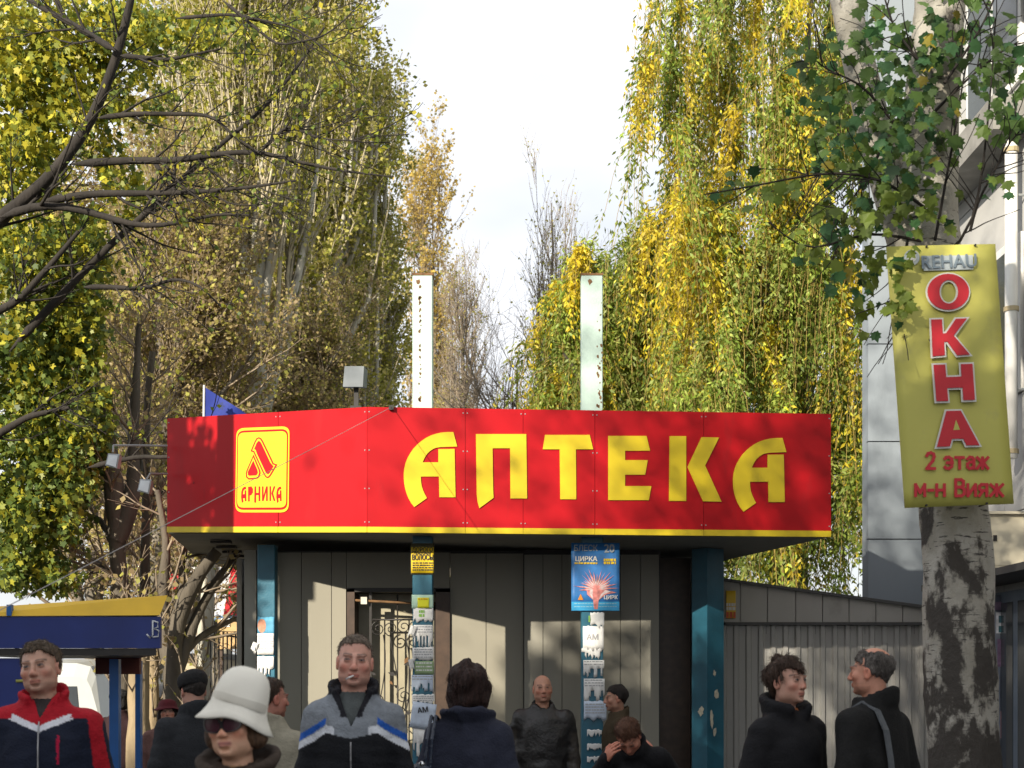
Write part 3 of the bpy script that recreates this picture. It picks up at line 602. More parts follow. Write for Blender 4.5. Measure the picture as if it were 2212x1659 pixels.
STK = {'2': [[(0,.8),(.1,.95),(.3,1),(.5,.92),(.55,.75),(.45,.5),(0,0),(.6,0)]], 'э': [[(0,.62),(.1,.7),(.3,.72),(.5,.6),(.55,.36),(.5,.12),(.3,0),(.1,.02),(0,.1)],[(.15,.36),(.55,.36)]], 'т': [[(0,.7),(.6,.7)],[(.3,.7),(.3,0)]],
 'а': [[(.05,.6),(.2,.72),(.4,.7),(.52,.55),(.52,0)],[(.52,.4),(.25,.42),(.05,.3),(.05,.1),(.2,0),(.4,.03),(.52,.2)]], 'ж': [[(0,.7),(.35,.38),(0,0)],[(.8,.7),(.45,.38),(.8,0)],[(.4,.7),(.4,0)],[(.3,.37),(.5,.37)]], 'м': [[(0,0),(0,.7),(.3,.2),(.6,.7),(.6,0)]], '-': [[(0,.35),(.3,.35)]],
 'н': [[(0,0),(0,.7)],[(.5,0),(.5,.7)],[(0,.36),(.5,.36)]], 'В': [[(0,0),(0,1),(.35,1),(.5,.9),(.5,.65),(.35,.54),(0,.54)],[(.35,.54),(.55,.42),(.55,.12),(.38,0),(0,0)]], 'и': [[(0,.7),(0,0),(.5,.7),(.5,0)]], 'я': [[(.5,0),(.5,.7),(.15,.7),(.02,.6),(.02,.42),(.15,.33),(.5,.33)],[(.25,.33),(0,0)]]}
def strokes(s, xc, yb, hpx, wpx, th):
    adv = []; x = 0
    for ch in s:
        adv.append(x); x += .5 if ch == ' ' else max(p[0] for l in STK[ch] for p in l) + .24
    kx = wpx/(x - .24)
    for ch, a0 in zip(s, adv):
        if ch == ' ': continue
        mb = MB(); z = 0
        for l in STK[ch]:
            for p, q in zip(l, l[1:]):
                P = np.array([xc - wpx/2 + (a0 + p[0])*kx, yb - p[1]*hpx]); Q_ = np.array([xc - wpx/2 + (a0 + q[0])*kx, yb - q[1]*hpx]); u_ = unit(Q_ - P); n_ = np.array([-u_[1], u_[0]])*th/2; P = P - u_*th*.4; Q_ = Q_ + u_*th*.4; z += 1
                f = [sb(*w_, .018 + .0002*z) for w_ in (P - n_, P + n_, Q_ + n_, Q_ - n_)]; mb.hexa(f + [w_ + [0, .003, 0] for w_ in f])
        mb.go('lettering', M_SR, sgn)
strokes('2 этаж', 2066, 1013, 34, 132, 6.5); strokes('м-н Вияж', 2070, 1072, 35, 188, 6.5)
q = [sb(1968 + 17*math.cos(t), 558 + 17*math.sin(t), .015) for t in np.linspace(0, 2*math.pi, 17)[:-1]]; MB().add(q, [tuple(range(16))]).go('emblem', mat('board_pale_block', (0, 0, 0)), sgn)
q = [sb(1968 + 10*math.cos(t), 558 + 10*math.sin(t), .018) for t in np.linspace(0, 2*math.pi, 17)[:-1]]; MB().add(q, [tuple(range(16))]).go('emblem', M_SW, sgn)
for x, y in ((2000, 534), (2105, 531), (2000, 1092), (2130, 1088)): MB().tube([sb(x, y, .02), sb(x, y, -.12)], .006, 6).go('fixing', M_DARK, sgn)

# ---------------------------------------------------------------- things on and beside the kiosk roof
fl = thing('floodlight', 'square grey floodlight seen from behind on the kiosk roof', 'floodlight', px(765, 885, 12.75))
a, b = px(742, 838, 12.75), px(785, 791, 12.75)
MB().hexa([np.array(p) for p in ((a[0], 12.7, a[2]), (b[0], 12.7, a[2]), (b[0]+.005, 12.75, b[2]), (a[0]+.01, 12.75, b[2]), (a[0]+.02, 12.86, a[2]+.02), (b[0]+.02, 12.86, a[2]+.02), (b[0]+.025, 12.88, b[2]-.01), (a[0]+.03, 12.88, b[2]-.01))]).go('housing', mat('lamp_housing', (.15, .17, .185), .55, .12, 7), fl)
MB().box((a[0]+.09, 12.78, a[2]-.16), (a[0]+.13, 12.82, a[2]+.01)).go('bracket', M_DARK, fl); MB().box((a[0]+.06, 12.74, a[2]-.30), (a[0]+.16, 12.86, a[2]-.16)).go('foot', M_DARK, fl)
lmp = []
for (xe, ye, x0, y0, hx, hy, d, lab) in ((361, 963, 245, 962, 244, 995, 13.50, 'upper pale sign lamp on a long arm left of the fascia'), (361, 1024, 324, 1023, 313, 1050, 13.50, 'lower white sign lamp on a short arm left of the fascia')):
    A, B = px(xe, ye, d), px(x0, y0, d - .35); t = thing('sign_lamp', lab, 'lamp', A, 'lamps on arms beside the fascia')
    MB().tube([A, (A*2+B)/3, B], .011, 6).go('arm', M_GREY, t); C = px(hx, hy, d - .38)
    MB().tube([B, B*.4 + C*.6 + [0, 0, .02]], .009, 6).go('drop', M_GREY, t)
    w = .062; hd = MB(); hd.hexa([C + q for q in ([-w, -.03, -.05], [w*.8, -.05, -.08], [w, 0, .06], [-w*.8, .02, .07], [-w, .08, -.04], [w*.8, .06, -.07], [w, .08, .05], [-w*.8, .10, .06])])
    hd.go('head', mat('lamp_enamel', (.26, .28, .29), .35), t)
    MB().hexa([C + q for q in ([-w*.8, -.038, -.04], [w*.65, -.056, -.068], [w*.8, -.012, .045], [-w*.65, .008, .055], [-w*.8, -.032, -.04], [w*.65, -.050, -.068], [w*.8, -.006, .045], [-w*.65, .014, .055])]).go('glass', mat('lamp_glass', (.5, .53, .55), .1), t)
fg = thing('flag', 'blue flag drooping on a thin pole behind the fascia', 'flag', px(440, 920, 15))
A, B = px(439, 1000, 15), px(441, 832, 15); MB().tube([A, B], .012, 6).go('pole', mat('pale_pole', (.6, .6, .62), .4), fg)
tri_ = [px(442, 836, 15), px(533, 894, 15.1), px(555, 930, 15.15), px(441, 935, 15)]; V = []; n = 10
for j in range(n + 1):
    for i in range(n + 1):
        u_, v_ = i/n, j/n; p = (tri_[0]*(1-u_) + tri_[1]*u_)*(1-v_) + (tri_[3]*(1-u_) + tri_[2]*u_)*v_; p[1] += .05*math.sin(u_*7 + v_*3)*u_; V.append(p)
o = part('cloth', V, [(j*(n+1)+i, (j+1)*(n+1)+i, (j+1)*(n+1)+i+1, j*(n+1)+i+1) for j in range(n) for i in range(n)], mat('flag_blue', (.02, .04, .27), .75, .12, 6), fg, True)
q = [px(477 + rr*math.cos(t), 877 + rr*1.2*math.sin(t), 14.93) for t, rr in zip(np.linspace(0, 2*math.pi, 13)[:-1], [9, 5]*6)]; MB().prism(q[::-1], (0, .004, 0)).go('emblem', mat('flag_olive', (.03, .045, .17), .8), fg)
A = np.array([px(845, 880, 12.27)[0], 12.27, px(845, 880, 12.27)[2]]); Bc = px(20, 1300, 6.0); Ce = A + (Bc - A)*1.94
gw_ = thing('guy_wire', 'thin steel guy wire running from the fascia top to lower left', 'wire', Ce)
P = [A + (Ce - A)*s - np.array([0, 0, .10*4*s*(1-s)*.15]) for s in np.linspace(0, 1, 24)]
MB().tube(P, .0024, 5).go('wire', mat('wire_steel', (.30, .28, .27), .4, .1, 4), gw_, True)
MB().tube([Ce - [0, 0, .05], Ce + [0, 0, .12]], .02, 8).go('stake', M_RUST, gw_); MB().box(A - [.02, 0, .02], A + [.02, .03, .02]).go('eyelet', M_DARK, gw_)

# ---------------------------------------------------------------- blue and yellow stall at the left
M_BLU = mat('stall_blue', (.012, .028, .16), .45, .15, 3, dirt=(.02, .04, .2), dscale=3, dth=.6); M_SY = mat('stall_yellow', (.62, .38, .006), .5, .1, 4); M_BLU2 = mat('bright_blue_post', (.015, .11, .36), .4, .1, 6)
st = thing('market_stall', 'blue stall with yellow roof edge at the left', 'stall', (-4, 10, 0)); d = 10.0
q = [px(-80, 1331, d), px(345, 1329, d), px(362, 1286, d + .1), px(-80, 1315, d + .1)]; MB().hexa(q + [p + [-.55 if i_ in (1, 2) else 0, 1.6, 0] for i_, p in enumerate(q)]).go('roof_edge', M_SY, st)
a, b = px(-80, 1400, d), px(345, 1332, d); MB().box((a[0], d + .01, a[2]), (b[0], d + .06, b[2])).go('fascia_board', M_BLU, st)
MB().hexa([np.array(p) for p in ((b[0]-.06, d+.07, a[2]), (b[0]-.02, d+.07, a[2]), (b[0]-.02, d+.07, b[2]), (b[0]-.06, d+.07, b[2]), (b[0]-.56, d+1.5, a[2]), (b[0]-.52, d+1.5, a[2]), (b[0]-.52, d+1.5, b[2]), (b[0]-.56, d+1.5, b[2]))]).go('fascia_board', M_BLU, st)
MB().hexa([np.array(p) for p in ((a[0], d+.02, a[2]-.05), (b[0]-.03, d+.02, a[2]-.05), (b[0]-.03, d+.02, a[2]-.002), (a[0], d+.02, a[2]-.002), (a[0], d+1.5, a[2]-.05), (b[0]-.56, d+1.5, a[2]-.05), (b[0]-.56, d+1.5, a[2]-.002), (a[0], d+1.5, a[2]-.002))]).go('ceiling', M_DARK, st)
MB().box((a[0], d + .05, 0), (wx(98, d), d + .10, a[2] - .07)).go('side_panel', M_BLU, st)
MB().box((wx(98, d), d + 1.2, 1.70), (wx(205, d), d + 1.26, 1.84)).go('beam', mat('dark_red_beam', (.10, .02, .012), .6), st)
for x0, x1, yy in ((236, 256, .5), (-70, -50, 1.3), (292, 303, 1.4)): MB().box((wx(x0, d + yy), d + yy, 0), (wx(x1, d + yy), d + yy + .07, a[2] - .07)).go('post', M_BLU2, st)
q = [px(14, 1306, d - .01), px(24, 1306, d - .01), px(24, 1330, d - .01), px(14, 1330, d - .01)]; MB().prism(q[::-1], (0, .05, .0)).go('trim', M_BLU2, st)
def stroke(pts, wpx, m, out, nm): 
    mb = MB(); P = [px(x, y, d) - [0, out, 0] for x, y in pts]; mb.tube(P, wpx/2/F*d, 6); V = np.array(mb.V); V[:, 1] = d - out + (V[:, 1] - d + out)*.15
    return part(nm, V, mb.F, m, st, True)
M_YG = mat('painted_yellow_green', (.36, .36, .08), .6); M_WG = mat('painted_white', (.5, .52, .55), .6)
stroke([(30,1403),(45,1388),(70,1374),(98,1372),(105,1380),(98,1402),(84,1428),(70,1442),(52,1425),(36,1408)], 8, M_YG, -.04, 'lettering'); stroke([(72,1440),(84,1462)], 8, M_YG, -.04, 'lettering'); stroke([(30,1471),(85,1470)], 7, M_YG, -.04, 'lettering')
stroke([(35,1560),(45,1530),(70,1512),(98,1515)], 8, M_YG, -.04, 'lettering'); stroke([(30,1560),(60,1580)], 7, M_YG, -.04, 'lettering')
stroke([(330,1340),(330,1372),(325,1378),(317,1370)], 4, M_WG, .001, 'lettering'); stroke([(330,1341),(341,1344),(341,1355),(331,1357),(343,1362),(342,1375),(330,1376)], 4, M_WG, .001, 'lettering')

# ---------------------------------------------------------------- white van
def van(x0, y0, label):
    t = thing('van', label, 'van', (x0, y0, 0)); W_ = 1.75; L_ = 4.4; M_V = mat('van_white', (.50, .53, .53), .3, .04, 3, coat=.5)
    def sec(y, zt, win, zb=.35):   # rounded cross-section
        pts = []; hw = W_/2
        for sx_, cs_ in ((1, 1), (-1, -1)):
            pass
        prof = [(hw*.96, zb), (hw, zb + .12), (hw, 1.02), (hw*win, zt - .16), (hw*win*.92, zt - .04), (hw*win*.7, zt)]
        return [(x0 + a, y, z) for a, z in prof] + [(x0 - a, y, z) for a, z in prof[::-1]]
    S_ = [sec(y0, 1.70, .84), sec(y0 + .06, 1.86, .88), sec(y0 + .8, 1.92, .90), sec(y0 + 3.0, 1.92, .90), sec(y0 + 3.7, 1.35, .92), sec(y0 + 4.4, .98, .95)]
    V = [p for s in S_ for p in s]; n = 12
    Fc = [(i*n+j, i*n+(j+1) % n, (i+1)*n+(j+1) % n, (i+1)*n+j) for i in range(len(S_)-1) for j in range(n)] + [tuple(range(n))[::-1], tuple((len(S_)-1)*n + j for j in range(n))]
    part('body', V, Fc, M_V, t)
    q = [(x0-.60, y0-.006+.03, 1.05), (x0+.60, y0-.006+.03, 1.05), (x0+.56, y0+.035, 1.58), (x0-.56, y0+.035, 1.58)]
    MB().hexa([np.array(p) - [0, .04, 0] for p in q] + [np.array(p) for p in q]).go('rear_window', M_GLS, t)
    for s in (-1, 1):
        MB().box((x0 + s*.80 - .05, y0 - .02, .75), (x0 + s*.80 + .05, y0 + .01, 1.0)).go('tail_light', mat('tail_red', (.35, .02, .02), .3), t)
        for yy in (y0 + .9, y0 + 2.1): MB().box((x0 + s*.875 - .004, yy, 1.1), (x0 + s*.875 + .004, yy + .9, 1.6)).go('side_window', M_GLS, t)
        for yy in (.85, 3.5):
            w = MB().tube([(x0 + s*.70, y0+yy, .32), (x0 + s*.86, y0+yy, .32)], .32, 18).go('wheel', M_DARK, t); MB().tube([(x0 + s*.85, y0+yy, .32), (x0 + s*.87, y0+yy, .32)], .18, 12).go('rim', M_GREY, w)
    MB().box((x0 - .85, y0 - .08, .38), (x0 + .85, y0 + .02, .56)).go('bumper', M_DARK, t); MB().box((x0 - .26, y0 - .02, .68), (x0 + .26, y0 - .001, .80)).go('plate', M_PAPER, t)
van(-5.82, 17.2, 'white van parked behind the man in the navy jacket')

# ---------------------------------------------------------------- far market tent, board and iron fence seen under the canopy
M_TW = mat('tent_white', (.72, .74, .80), .7, .08, 1.5); M_TR = mat('tent_red', (.50, .025, .035), .7, .08, 1.5)
tn = thing('market_tent', 'red and white market awning far behind the kiosk', 'tent', (-5.4, 25, 0)); d = 25.
def sl(pts, m, nm): MB().prism([px(x, y, d + e) for x, y, e in pts][::-1], (0, .05, 0)).go(nm, m, tn)
sl([(380,1332,0),(482,1332,0),(500,1225,1.5),(400,1225,1.5)], M_TW, 'awning'); sl([(482,1332,0),(570,1332,0),(590,1225,1.5),(500,1225,1.5)], M_TR, 'awning'); sl([(290,1332,0),(380,1332,0),(400,1225,1.5),(310,1225,1.5)], M_TR, 'awning')
a, b = px(285, 1340, d), px(580, 1330, d); MB().box((a[0], d - .06, a[2]), (b[0], d - .02, b[2])).go('rail', mat('tent_blue', (.10, .20, .36), .5), tn)
for x in (300, 440, 560): MB().tube([(wx(x, d), d - .1, 0), (wx(x, d), d - .1, a[2])], .035, 8).go('pole', M_GREY, tn)
for x in (300, 560): MB().tube([(wx(x, d), d + 1.6, 0), (wx(x, d), d + 1.6, px(0, 1228, d + 1.5)[2])], .035, 8).go('pole', M_GREY, tn)
tb = thing('plywood_board', 'tan plywood board with a white slip beyond the iron fence', 'board', (wx(495, 22), 22, 0))
a, b = px(470, 1402, 22), px(522, 1338, 22); MB().box((a[0], 22, a[2]), (b[0], 22.04, b[2])).go('panel', mat('plywood', (.50, .33, .15), .7, .15, 3, stretch=(1, 1, 4)), tb)
for x in (476, 516): MB().box((wx(x, 22) - .03, 22.05, 0), (wx(x, 22) + .03, 22.1, b[2])).go('leg', M_BROWN, tb)
a, b = px(478, 1354, 22), px(497, 1336, 22); MB().box((a[0], 21.985, a[2]), (b[0], 21.998, b[2])).go('slip', M_PAPER, tb)
ifn = thing('iron_fence', 'black iron bar fence left of the kiosk', 'fence', (wx(495, 19), 19, 0)); n = 11
xs_ = np.linspace(wx(455, 19), wx(545, 19), n)
def ft(x): return HC + (HY - (1368 + 14*((x - wx(470, 19))/.55)**2))/F*19
for x in xs_: MB().tube([(x, 19, 0), (x, 19, ft(x) + .02)], .011, 6).go('bar', M_DARK, ifn)
MB().tube([(x, 19, ft(x) - .03) for x in np.linspace(xs_[0], xs_[-1], 20)], .014, 6).go('rail', M_DARK, ifn, True); MB().tube([(xs_[0], 19, .2), (xs_[-1], 19, .2)], .014, 6).go('rail', M_DARK, ifn)
# low lit hut wall behind the fence
ht = thing('cream_hut', 'sunlit cream hut behind the trees left of the kiosk', 'hut', (wx(300, 30), 30, 0))
MB().box((wx(255, 30), 30, 0), (wx(480, 30), 33, 2.1)).go('wall', mat('hut_wall', (.50, .43, .30), .8, .15, 2), ht); MB().box((wx(250, 30), 29.8, 2.101), (wx(485, 30), 33.2, 2.22)).go('roof', M_SLAB, ht)
for x in (300, 370, 440): MB().box((wx(x, 30), 29.97, .5), (wx(x + 30, 30), 29.995, 1.7)).go('window', M_GLS, ht)

# ---------------------------------------------------------------- block of flats behind the viewer: it shades the pavement
fb = thing('apartment_block', 'long apartment block behind the viewer shading the pavement', 'building', (-34, -36, 0))
HB = .55 + .4445*(14.8 + 30)
MB().box((-62, -42, 0), (-14, -30, HB)).go('wall', mat('block_wall', (.42, .40, .37), .8, .06, .6), fb); MB().box((-62.2, -42.2, HB + .001), (-13.8, -30.02, HB + .05)).go('roof', M_SLAB, fb)
wme = None
for i in range(15):
    for j in range(6):
        x = -60.5 + i*3.15; z = 1.2 + j*3.1
        if wme is None:
            o = MB().box((x, -29.999, z), (x + 1.5, -29.95, z + 1.5)).go('window', M_GLS, fb); wme = (o.data, x, z)
        else:
            o = bpy.data.objects.new('window', wme[0]); COL.objects.link(o); o.parent = fb; o.location = (x - wme[1], 0, z - wme[2])
up_ = thing('shade_pole', 'added grey pole and banner out of view left of the stall, shading the fascia', 'pole', (-5.3, 10.4, 0))
MB().tube([(-5.3, 10.4, 0), (-5.3, 10.4, 7.5)], [.10, .075], 12).go('shaft', M_SLAB, up_, True); MB().box((-5.35, 10.37, 5.7), (-4.2, 10.43, 5.76)).go('arm', M_SLAB, up_)
MB().box((-4.69, 10.36, 4.05), (-4.49, 10.44, 5.70)).go('banner', M_TR, up_)  # unseen banner added to cast the dark band on the fascia
# ---------------------------------------------------------------- trees
M_LEAF = leafmat('leaf', .5, .5); M_WIL = leafmat('willow_leaf', .45, .45); M_MAP = leafmat('broad_leaf', .36, .45)
M_BARK = mat('grey_bark', (.17, .15, .12), .9, .35, 5, .6, 30, stretch=(1, 1, .25))
M_PALE = mat('pale_poplar_bark', (.42, .40, .33), .85, .28, 4, .5, 26, stretch=(1, 1, .3), dirt=(.12, .11, .09), dscale=5, dth=.60)
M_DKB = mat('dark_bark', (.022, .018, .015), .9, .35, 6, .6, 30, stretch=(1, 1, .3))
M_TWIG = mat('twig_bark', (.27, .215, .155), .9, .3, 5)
M_TWIGY = mat('sunny_twig_bark', (.42, .37, .26), .9, .3, 5)  # lighter copy of the twig bark, sunlight put into its colour
def spawn(rg, P, R, count, t0, t1, length, ang, up, wob, n, rs, lenfall=.5, tip=.25, az=None):
    """child polylines growing from parent polylines"""
    T, n0, _ = P.shape; par = rg.integers(0, T, count) if T > 1 else np.zeros(count, int); t = rg.uniform(t0, t1, count)
    f = t*(n0 - 1); i = np.minimum(f.astype(int), n0 - 2); w = (f - i)[:, None]
    B = P[par, i]*(1-w) + P[par, i+1]*w; tan = unit(P[par, i+1] - P[par, i]); r0 = (R[par, i]*(1-w[:, 0]) + R[par, i+1]*w[:, 0])
    rnd = rg.normal(size=(count, 3)); perp = unit(rnd - (rnd*tan).sum(-1, keepdims=True)*tan)
    a = (ang*(.7 + .6*rg.random(count)))[:, None]; D = unit(tan*np.cos(a) + perp*np.sin(a))
    L = length*(1 - lenfall*(t - t0)/max(t1 - t0, 1e-6))*rg.uniform(.6, 1.2, count); st = (L/(n - 1))[:, None]
    out = np.empty((count, n, 3)); out[:, 0] = B; d = D
    for k in range(1, n):
        d = unit(d + np.array([0, 0, up]) + wob*rg.normal(size=(count, 3))); out[:, k] = out[:, k-1] + d*st
    rr = np.minimum(r0*rs, np.maximum(L*.022, .002))[:, None]*np.linspace(1, tip, n)[None]
    return out, rr
def pts_on(rg, P, per, t0=.15):
    T, n0, _ = P.shape; c = T*per; par = np.repeat(np.arange(T), per); f = rg.uniform(t0, 1, c)*(n0 - 1); i = np.minimum(f.astype(int), n0 - 2); w = (f - i)[:, None]
    return P[par, i]*(1-w) + P[par, i+1]*w, unit(P[par, i+1] - P[par, i]), par
def kites(rg, B, A, L, Wd, C, bend=.0):
    """leaf blades at B along A; C colours -> verts, quads, cols"""
    n = len(B); A = unit(A); S_ = unit(np.cross(A, rg.normal(size=(n, 3)))); L = L[:, None]; Wd = Wd[:, None]; N = np.cross(A, S_)
    V = np.stack([B, B + A*L*.45 + S_*Wd*.5 + N*L*bend, B + A*L, B + A*L*.45 - S_*Wd*.5 + N*L*bend], 1).reshape(-1, 3)
    return V, np.arange(4*n).reshape(n, 4), np.repeat(C, 4, 0)
def pick(rg, n, cols, wts, jit=.18):
    cols = np.array(cols); k = rg.choice(len(cols), n, p=np.array(wts)/sum(wts)); return np.clip(cols[k]*(1 + jit*rg.normal(size=(n, 1))), .004, .9)
def wood(name, sets, m, parent, og):
    V, Q, o = [], [], 0
    for P, R, k in sets:
        v, q = tubes(P, R, k); V.append(v); Q.append(q + o); o += len(v)
    me = fastmesh(name, np.concatenate(V) - og, np.concatenate(Q)); smooth(me); return put(name, me, m, parent)
def leafobj(name, V, Q, C, m, parent, og):
    me = fastmesh(name, V - og, Q); setcol(me, C); return put(name, me, m, parent)
def trunkline(rg, base, h, r0, r1, n=12, lean=(0, 0), wob=.03):
    t = np.linspace(0, 1, n); P = np.zeros((n, 3)); P[:, 2] = h*t; w = np.cumsum(rg.normal(size=(n, 2))*wob, 0); w -= w[0]
    P[:, 0] = lean[0]*t + w[:, 0]; P[:, 1] = lean[1]*t + w[:, 1]; return (P + base)[None], (r0*(1-t)**.8 + r1)[None]
# -- upright poplar
GOLD = [(.60, .44, .11), (.52, .40, .12), (.36, .32, .10)]
OLIVE = [(.34, .35, .06), (.46, .43, .09), (.56, .50, .16), (.23, .26, .05)]
def poplar(seed, base, h, rad, leaves, cols, wts, label, barkm, name='poplar_tree', r0=.2, limbs=46, group='trees behind the kiosk', leafsize=.075, mid=.32, twm=None):
    rg = np.random.default_rng(seed); t = thing(name, label, 'tree', base, group); og = np.array(base, float)
    TP, TR = trunkline(rg, np.zeros(3), h, r0, .012, 14, wob=.04)
    A, AR = spawn(rg, TP, TR, limbs, .10, .9, h*.42, .42, .16, .045, 8, .55, .62)
    # keep crown slim
    rr = np.linalg.norm(A[..., :2], axis=-1, keepdims=True); A[..., :2] *= np.minimum(1, rad/np.maximum(rr, 1e-6))**.8
    B_, BR = spawn(rg, A, AR, limbs*12, .1, 1, h*.11, .5, .16, .08, 6, .55, .4)
    C_, CR = spawn(rg, B_, BR, limbs*46, .1, 1, h*.05, .5, .12, .10, 4, .6, .3); CR = np.maximum(CR, .0035)
    tr = wood('trunk', [(TP, TR, 10)], barkm, t, 0); wood('limb', [(A, AR, 6)], barkm, tr, 0)
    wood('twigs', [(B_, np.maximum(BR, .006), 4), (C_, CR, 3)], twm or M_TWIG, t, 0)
    if leaves:
        per = max(1, leaves//len(C_)); p, tn_, _ = pts_on(rg, C_, per); p = p + rg.normal(size=p.shape)*.05
        ax = unit(tn_*.4 + rg.normal(size=p.shape)*.8 + [0, 0, -.5]); L = leafsize*rg.uniform(.7, 1.3, len(p))
        V, Q, C = kites(rg, p, ax, L, L*.85, pick(rg, len(p), cols, wts), .08); leafobj('crown', V, Q, C, M_LEAF, t, 0)
    return t
def copytree(root, loc, rz, sc, label):
    r = root.copy(); COL.objects.link(r); r.location = loc; r.rotation_euler = (0, 0, rz); r.scale = (sc[0], sc[0], sc[1]); r['label'] = label; ORG[r.name] = np.array(loc, float)
    for ch in list(root.children):
        c = ch.copy(); COL.objects.link(c); c.parent = r
        for g in list(ch.children):
            d_ = g.copy(); COL.objects.link(d_); d_.parent = c
    return r
def gx(x, d): return ((x - 1106)/F*d, d, 0)
# golden poplar and neighbours in the gap
poplar(11, gx(908, 54), 21.0, .66, 20000, GOLD, (6, 4, 2), 'slender golden yellow poplar behind the left white pole', M_BARK, r0=.22, limbs=44, leafsize=.12)
poplar(12, gx(1000, 46), 14.6, .40, 3500, OLIVE, (2, 3, 3, 2), 'slim nearly bare poplar right of the left white pole', M_BARK, r0=.18, limbs=40)
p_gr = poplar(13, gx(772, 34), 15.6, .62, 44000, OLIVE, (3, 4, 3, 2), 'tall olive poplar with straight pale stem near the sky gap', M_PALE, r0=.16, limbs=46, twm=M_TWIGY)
copytree(p_gr, gx(715, 31), 4.0, (1.35, 1.16), 'tall olive poplar second to the left of the sky gap')
copytree(p_gr, gx(640, 36), 1.0, (1.6, 1.3), 'olive poplar rising behind the large pale trunked tree')
copytree(p_gr, gx(470, 33), 5.1, (1.9, 1.2), 'olive poplar at left behind the dark branches')
# -- spreading trees
def spread(seed, base, h, label, levels, leaves, cols, wts, barkm, name='broad_tree', r0=.24, group='trees behind the kiosk', leafsize=.08, lean=(0, 0), fork=.3, ang=.75, up=.10, twm=None, leafm=None, cl=.46, cat='tree', wob=.07):
    rg = np.random.default_rng(seed); t = thing(name, label, cat, base, group)
    TP, TR = trunkline(rg, np.zeros(3), h, r0, .015, 12, lean, .05)
    sets = []; P, R = TP, TR; Ln = h*cl; tot = []
    for i, c in enumerate(levels):
        P, R = spawn(rg, P, R, c, fork if i == 0 else .12, .97, Ln, ang, up, wob + .02*i, 8 if i == 0 else (6 if i == 1 else 4), .62, .5); Ln *= .48; R = np.maximum(R, .004); sets.append((P, R, 7 if i == 0 else (4 if i == 1 else 3)))
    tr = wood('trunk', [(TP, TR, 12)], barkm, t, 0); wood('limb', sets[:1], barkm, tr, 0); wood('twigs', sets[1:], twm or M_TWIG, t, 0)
    if leaves:
        per = max(1, leaves//len(P)); p, tn_, _ = pts_on(rg, P, per); p = p + rg.normal(size=p.shape)*.06
        ax = unit(tn_*.3 + rg.normal(size=p.shape)*.8 + [0, 0, -.6]); L = leafsize*rg.uniform(.7, 1.3, len(p))
        V, Q, C = kites(rg, p, ax, L, L*.85, pick(rg, len(p), cols, wts), .1); leafobj('crown', V, Q, C, leafm or M_LEAF, t, 0)
    return t
BROWNY = [(.42, .33, .15), (.48, .42, .13), (.32, .24, .13), (.42, .42, .10)]
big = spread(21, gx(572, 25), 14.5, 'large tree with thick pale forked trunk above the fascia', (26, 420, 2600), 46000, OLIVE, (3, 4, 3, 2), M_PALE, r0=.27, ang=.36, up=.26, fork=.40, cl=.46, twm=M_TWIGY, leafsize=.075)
br1 = spread(22, gx(330, 23), 8.5, 'brown leaved tree behind the sign lamps', (22, 420, 2600), 34000, BROWNY, (4, 3, 3, 2), M_BARK, r0=.17, ang=.7, up=.10, fork=.18, leafsize=.07, cl=.44)
copytree(br1, gx(455, 27), 2.4, (1.1, 1.05), 'brown leaved tree behind the blue flag')
copytree(br1, gx(215, 27), 4.1, (1.2, 1.1), 'brown leaved tree behind the left foliage')
copytree(br1, gx(640, 29), 1.2, (1.0, .95), 'brownish bushy tree behind the roof floodlight')
copytree(br1, gx(1000, 52), 3.3, (1.2, 1.15), 'low brown twiggy tree between the two white poles')
# bare trees in the gap and at right
bare = spread(31, gx(1100, 44), 11.5, 'bare spreading tree low in the sky gap', (16, 130, 900), 0, None, None, M_BARK, 'bare_tree', r0=.17, ang=.8, up=.05, fork=.3, cl=.5, group='bare trees')
copytree(bare, gx(1265, 40), 1.9, (.75, .95), 'bare upright tree behind the right white pole')
copytree(bare, gx(1395, 42), 4.4, (.85, 1.0), 'bare tree against the sky beside the big willow')
copytree(bare, gx(1320, 47), 3.1, (.7, 1.12), 'far bare tree between the two other bare tree tops')
poplar(33, gx(1196, 41), 15.4, .45, 2600, OLIVE, (2, 4, 4, 1), 'thin nearly bare poplar left of the right white pole', M_BARK, r0=.13, limbs=30)
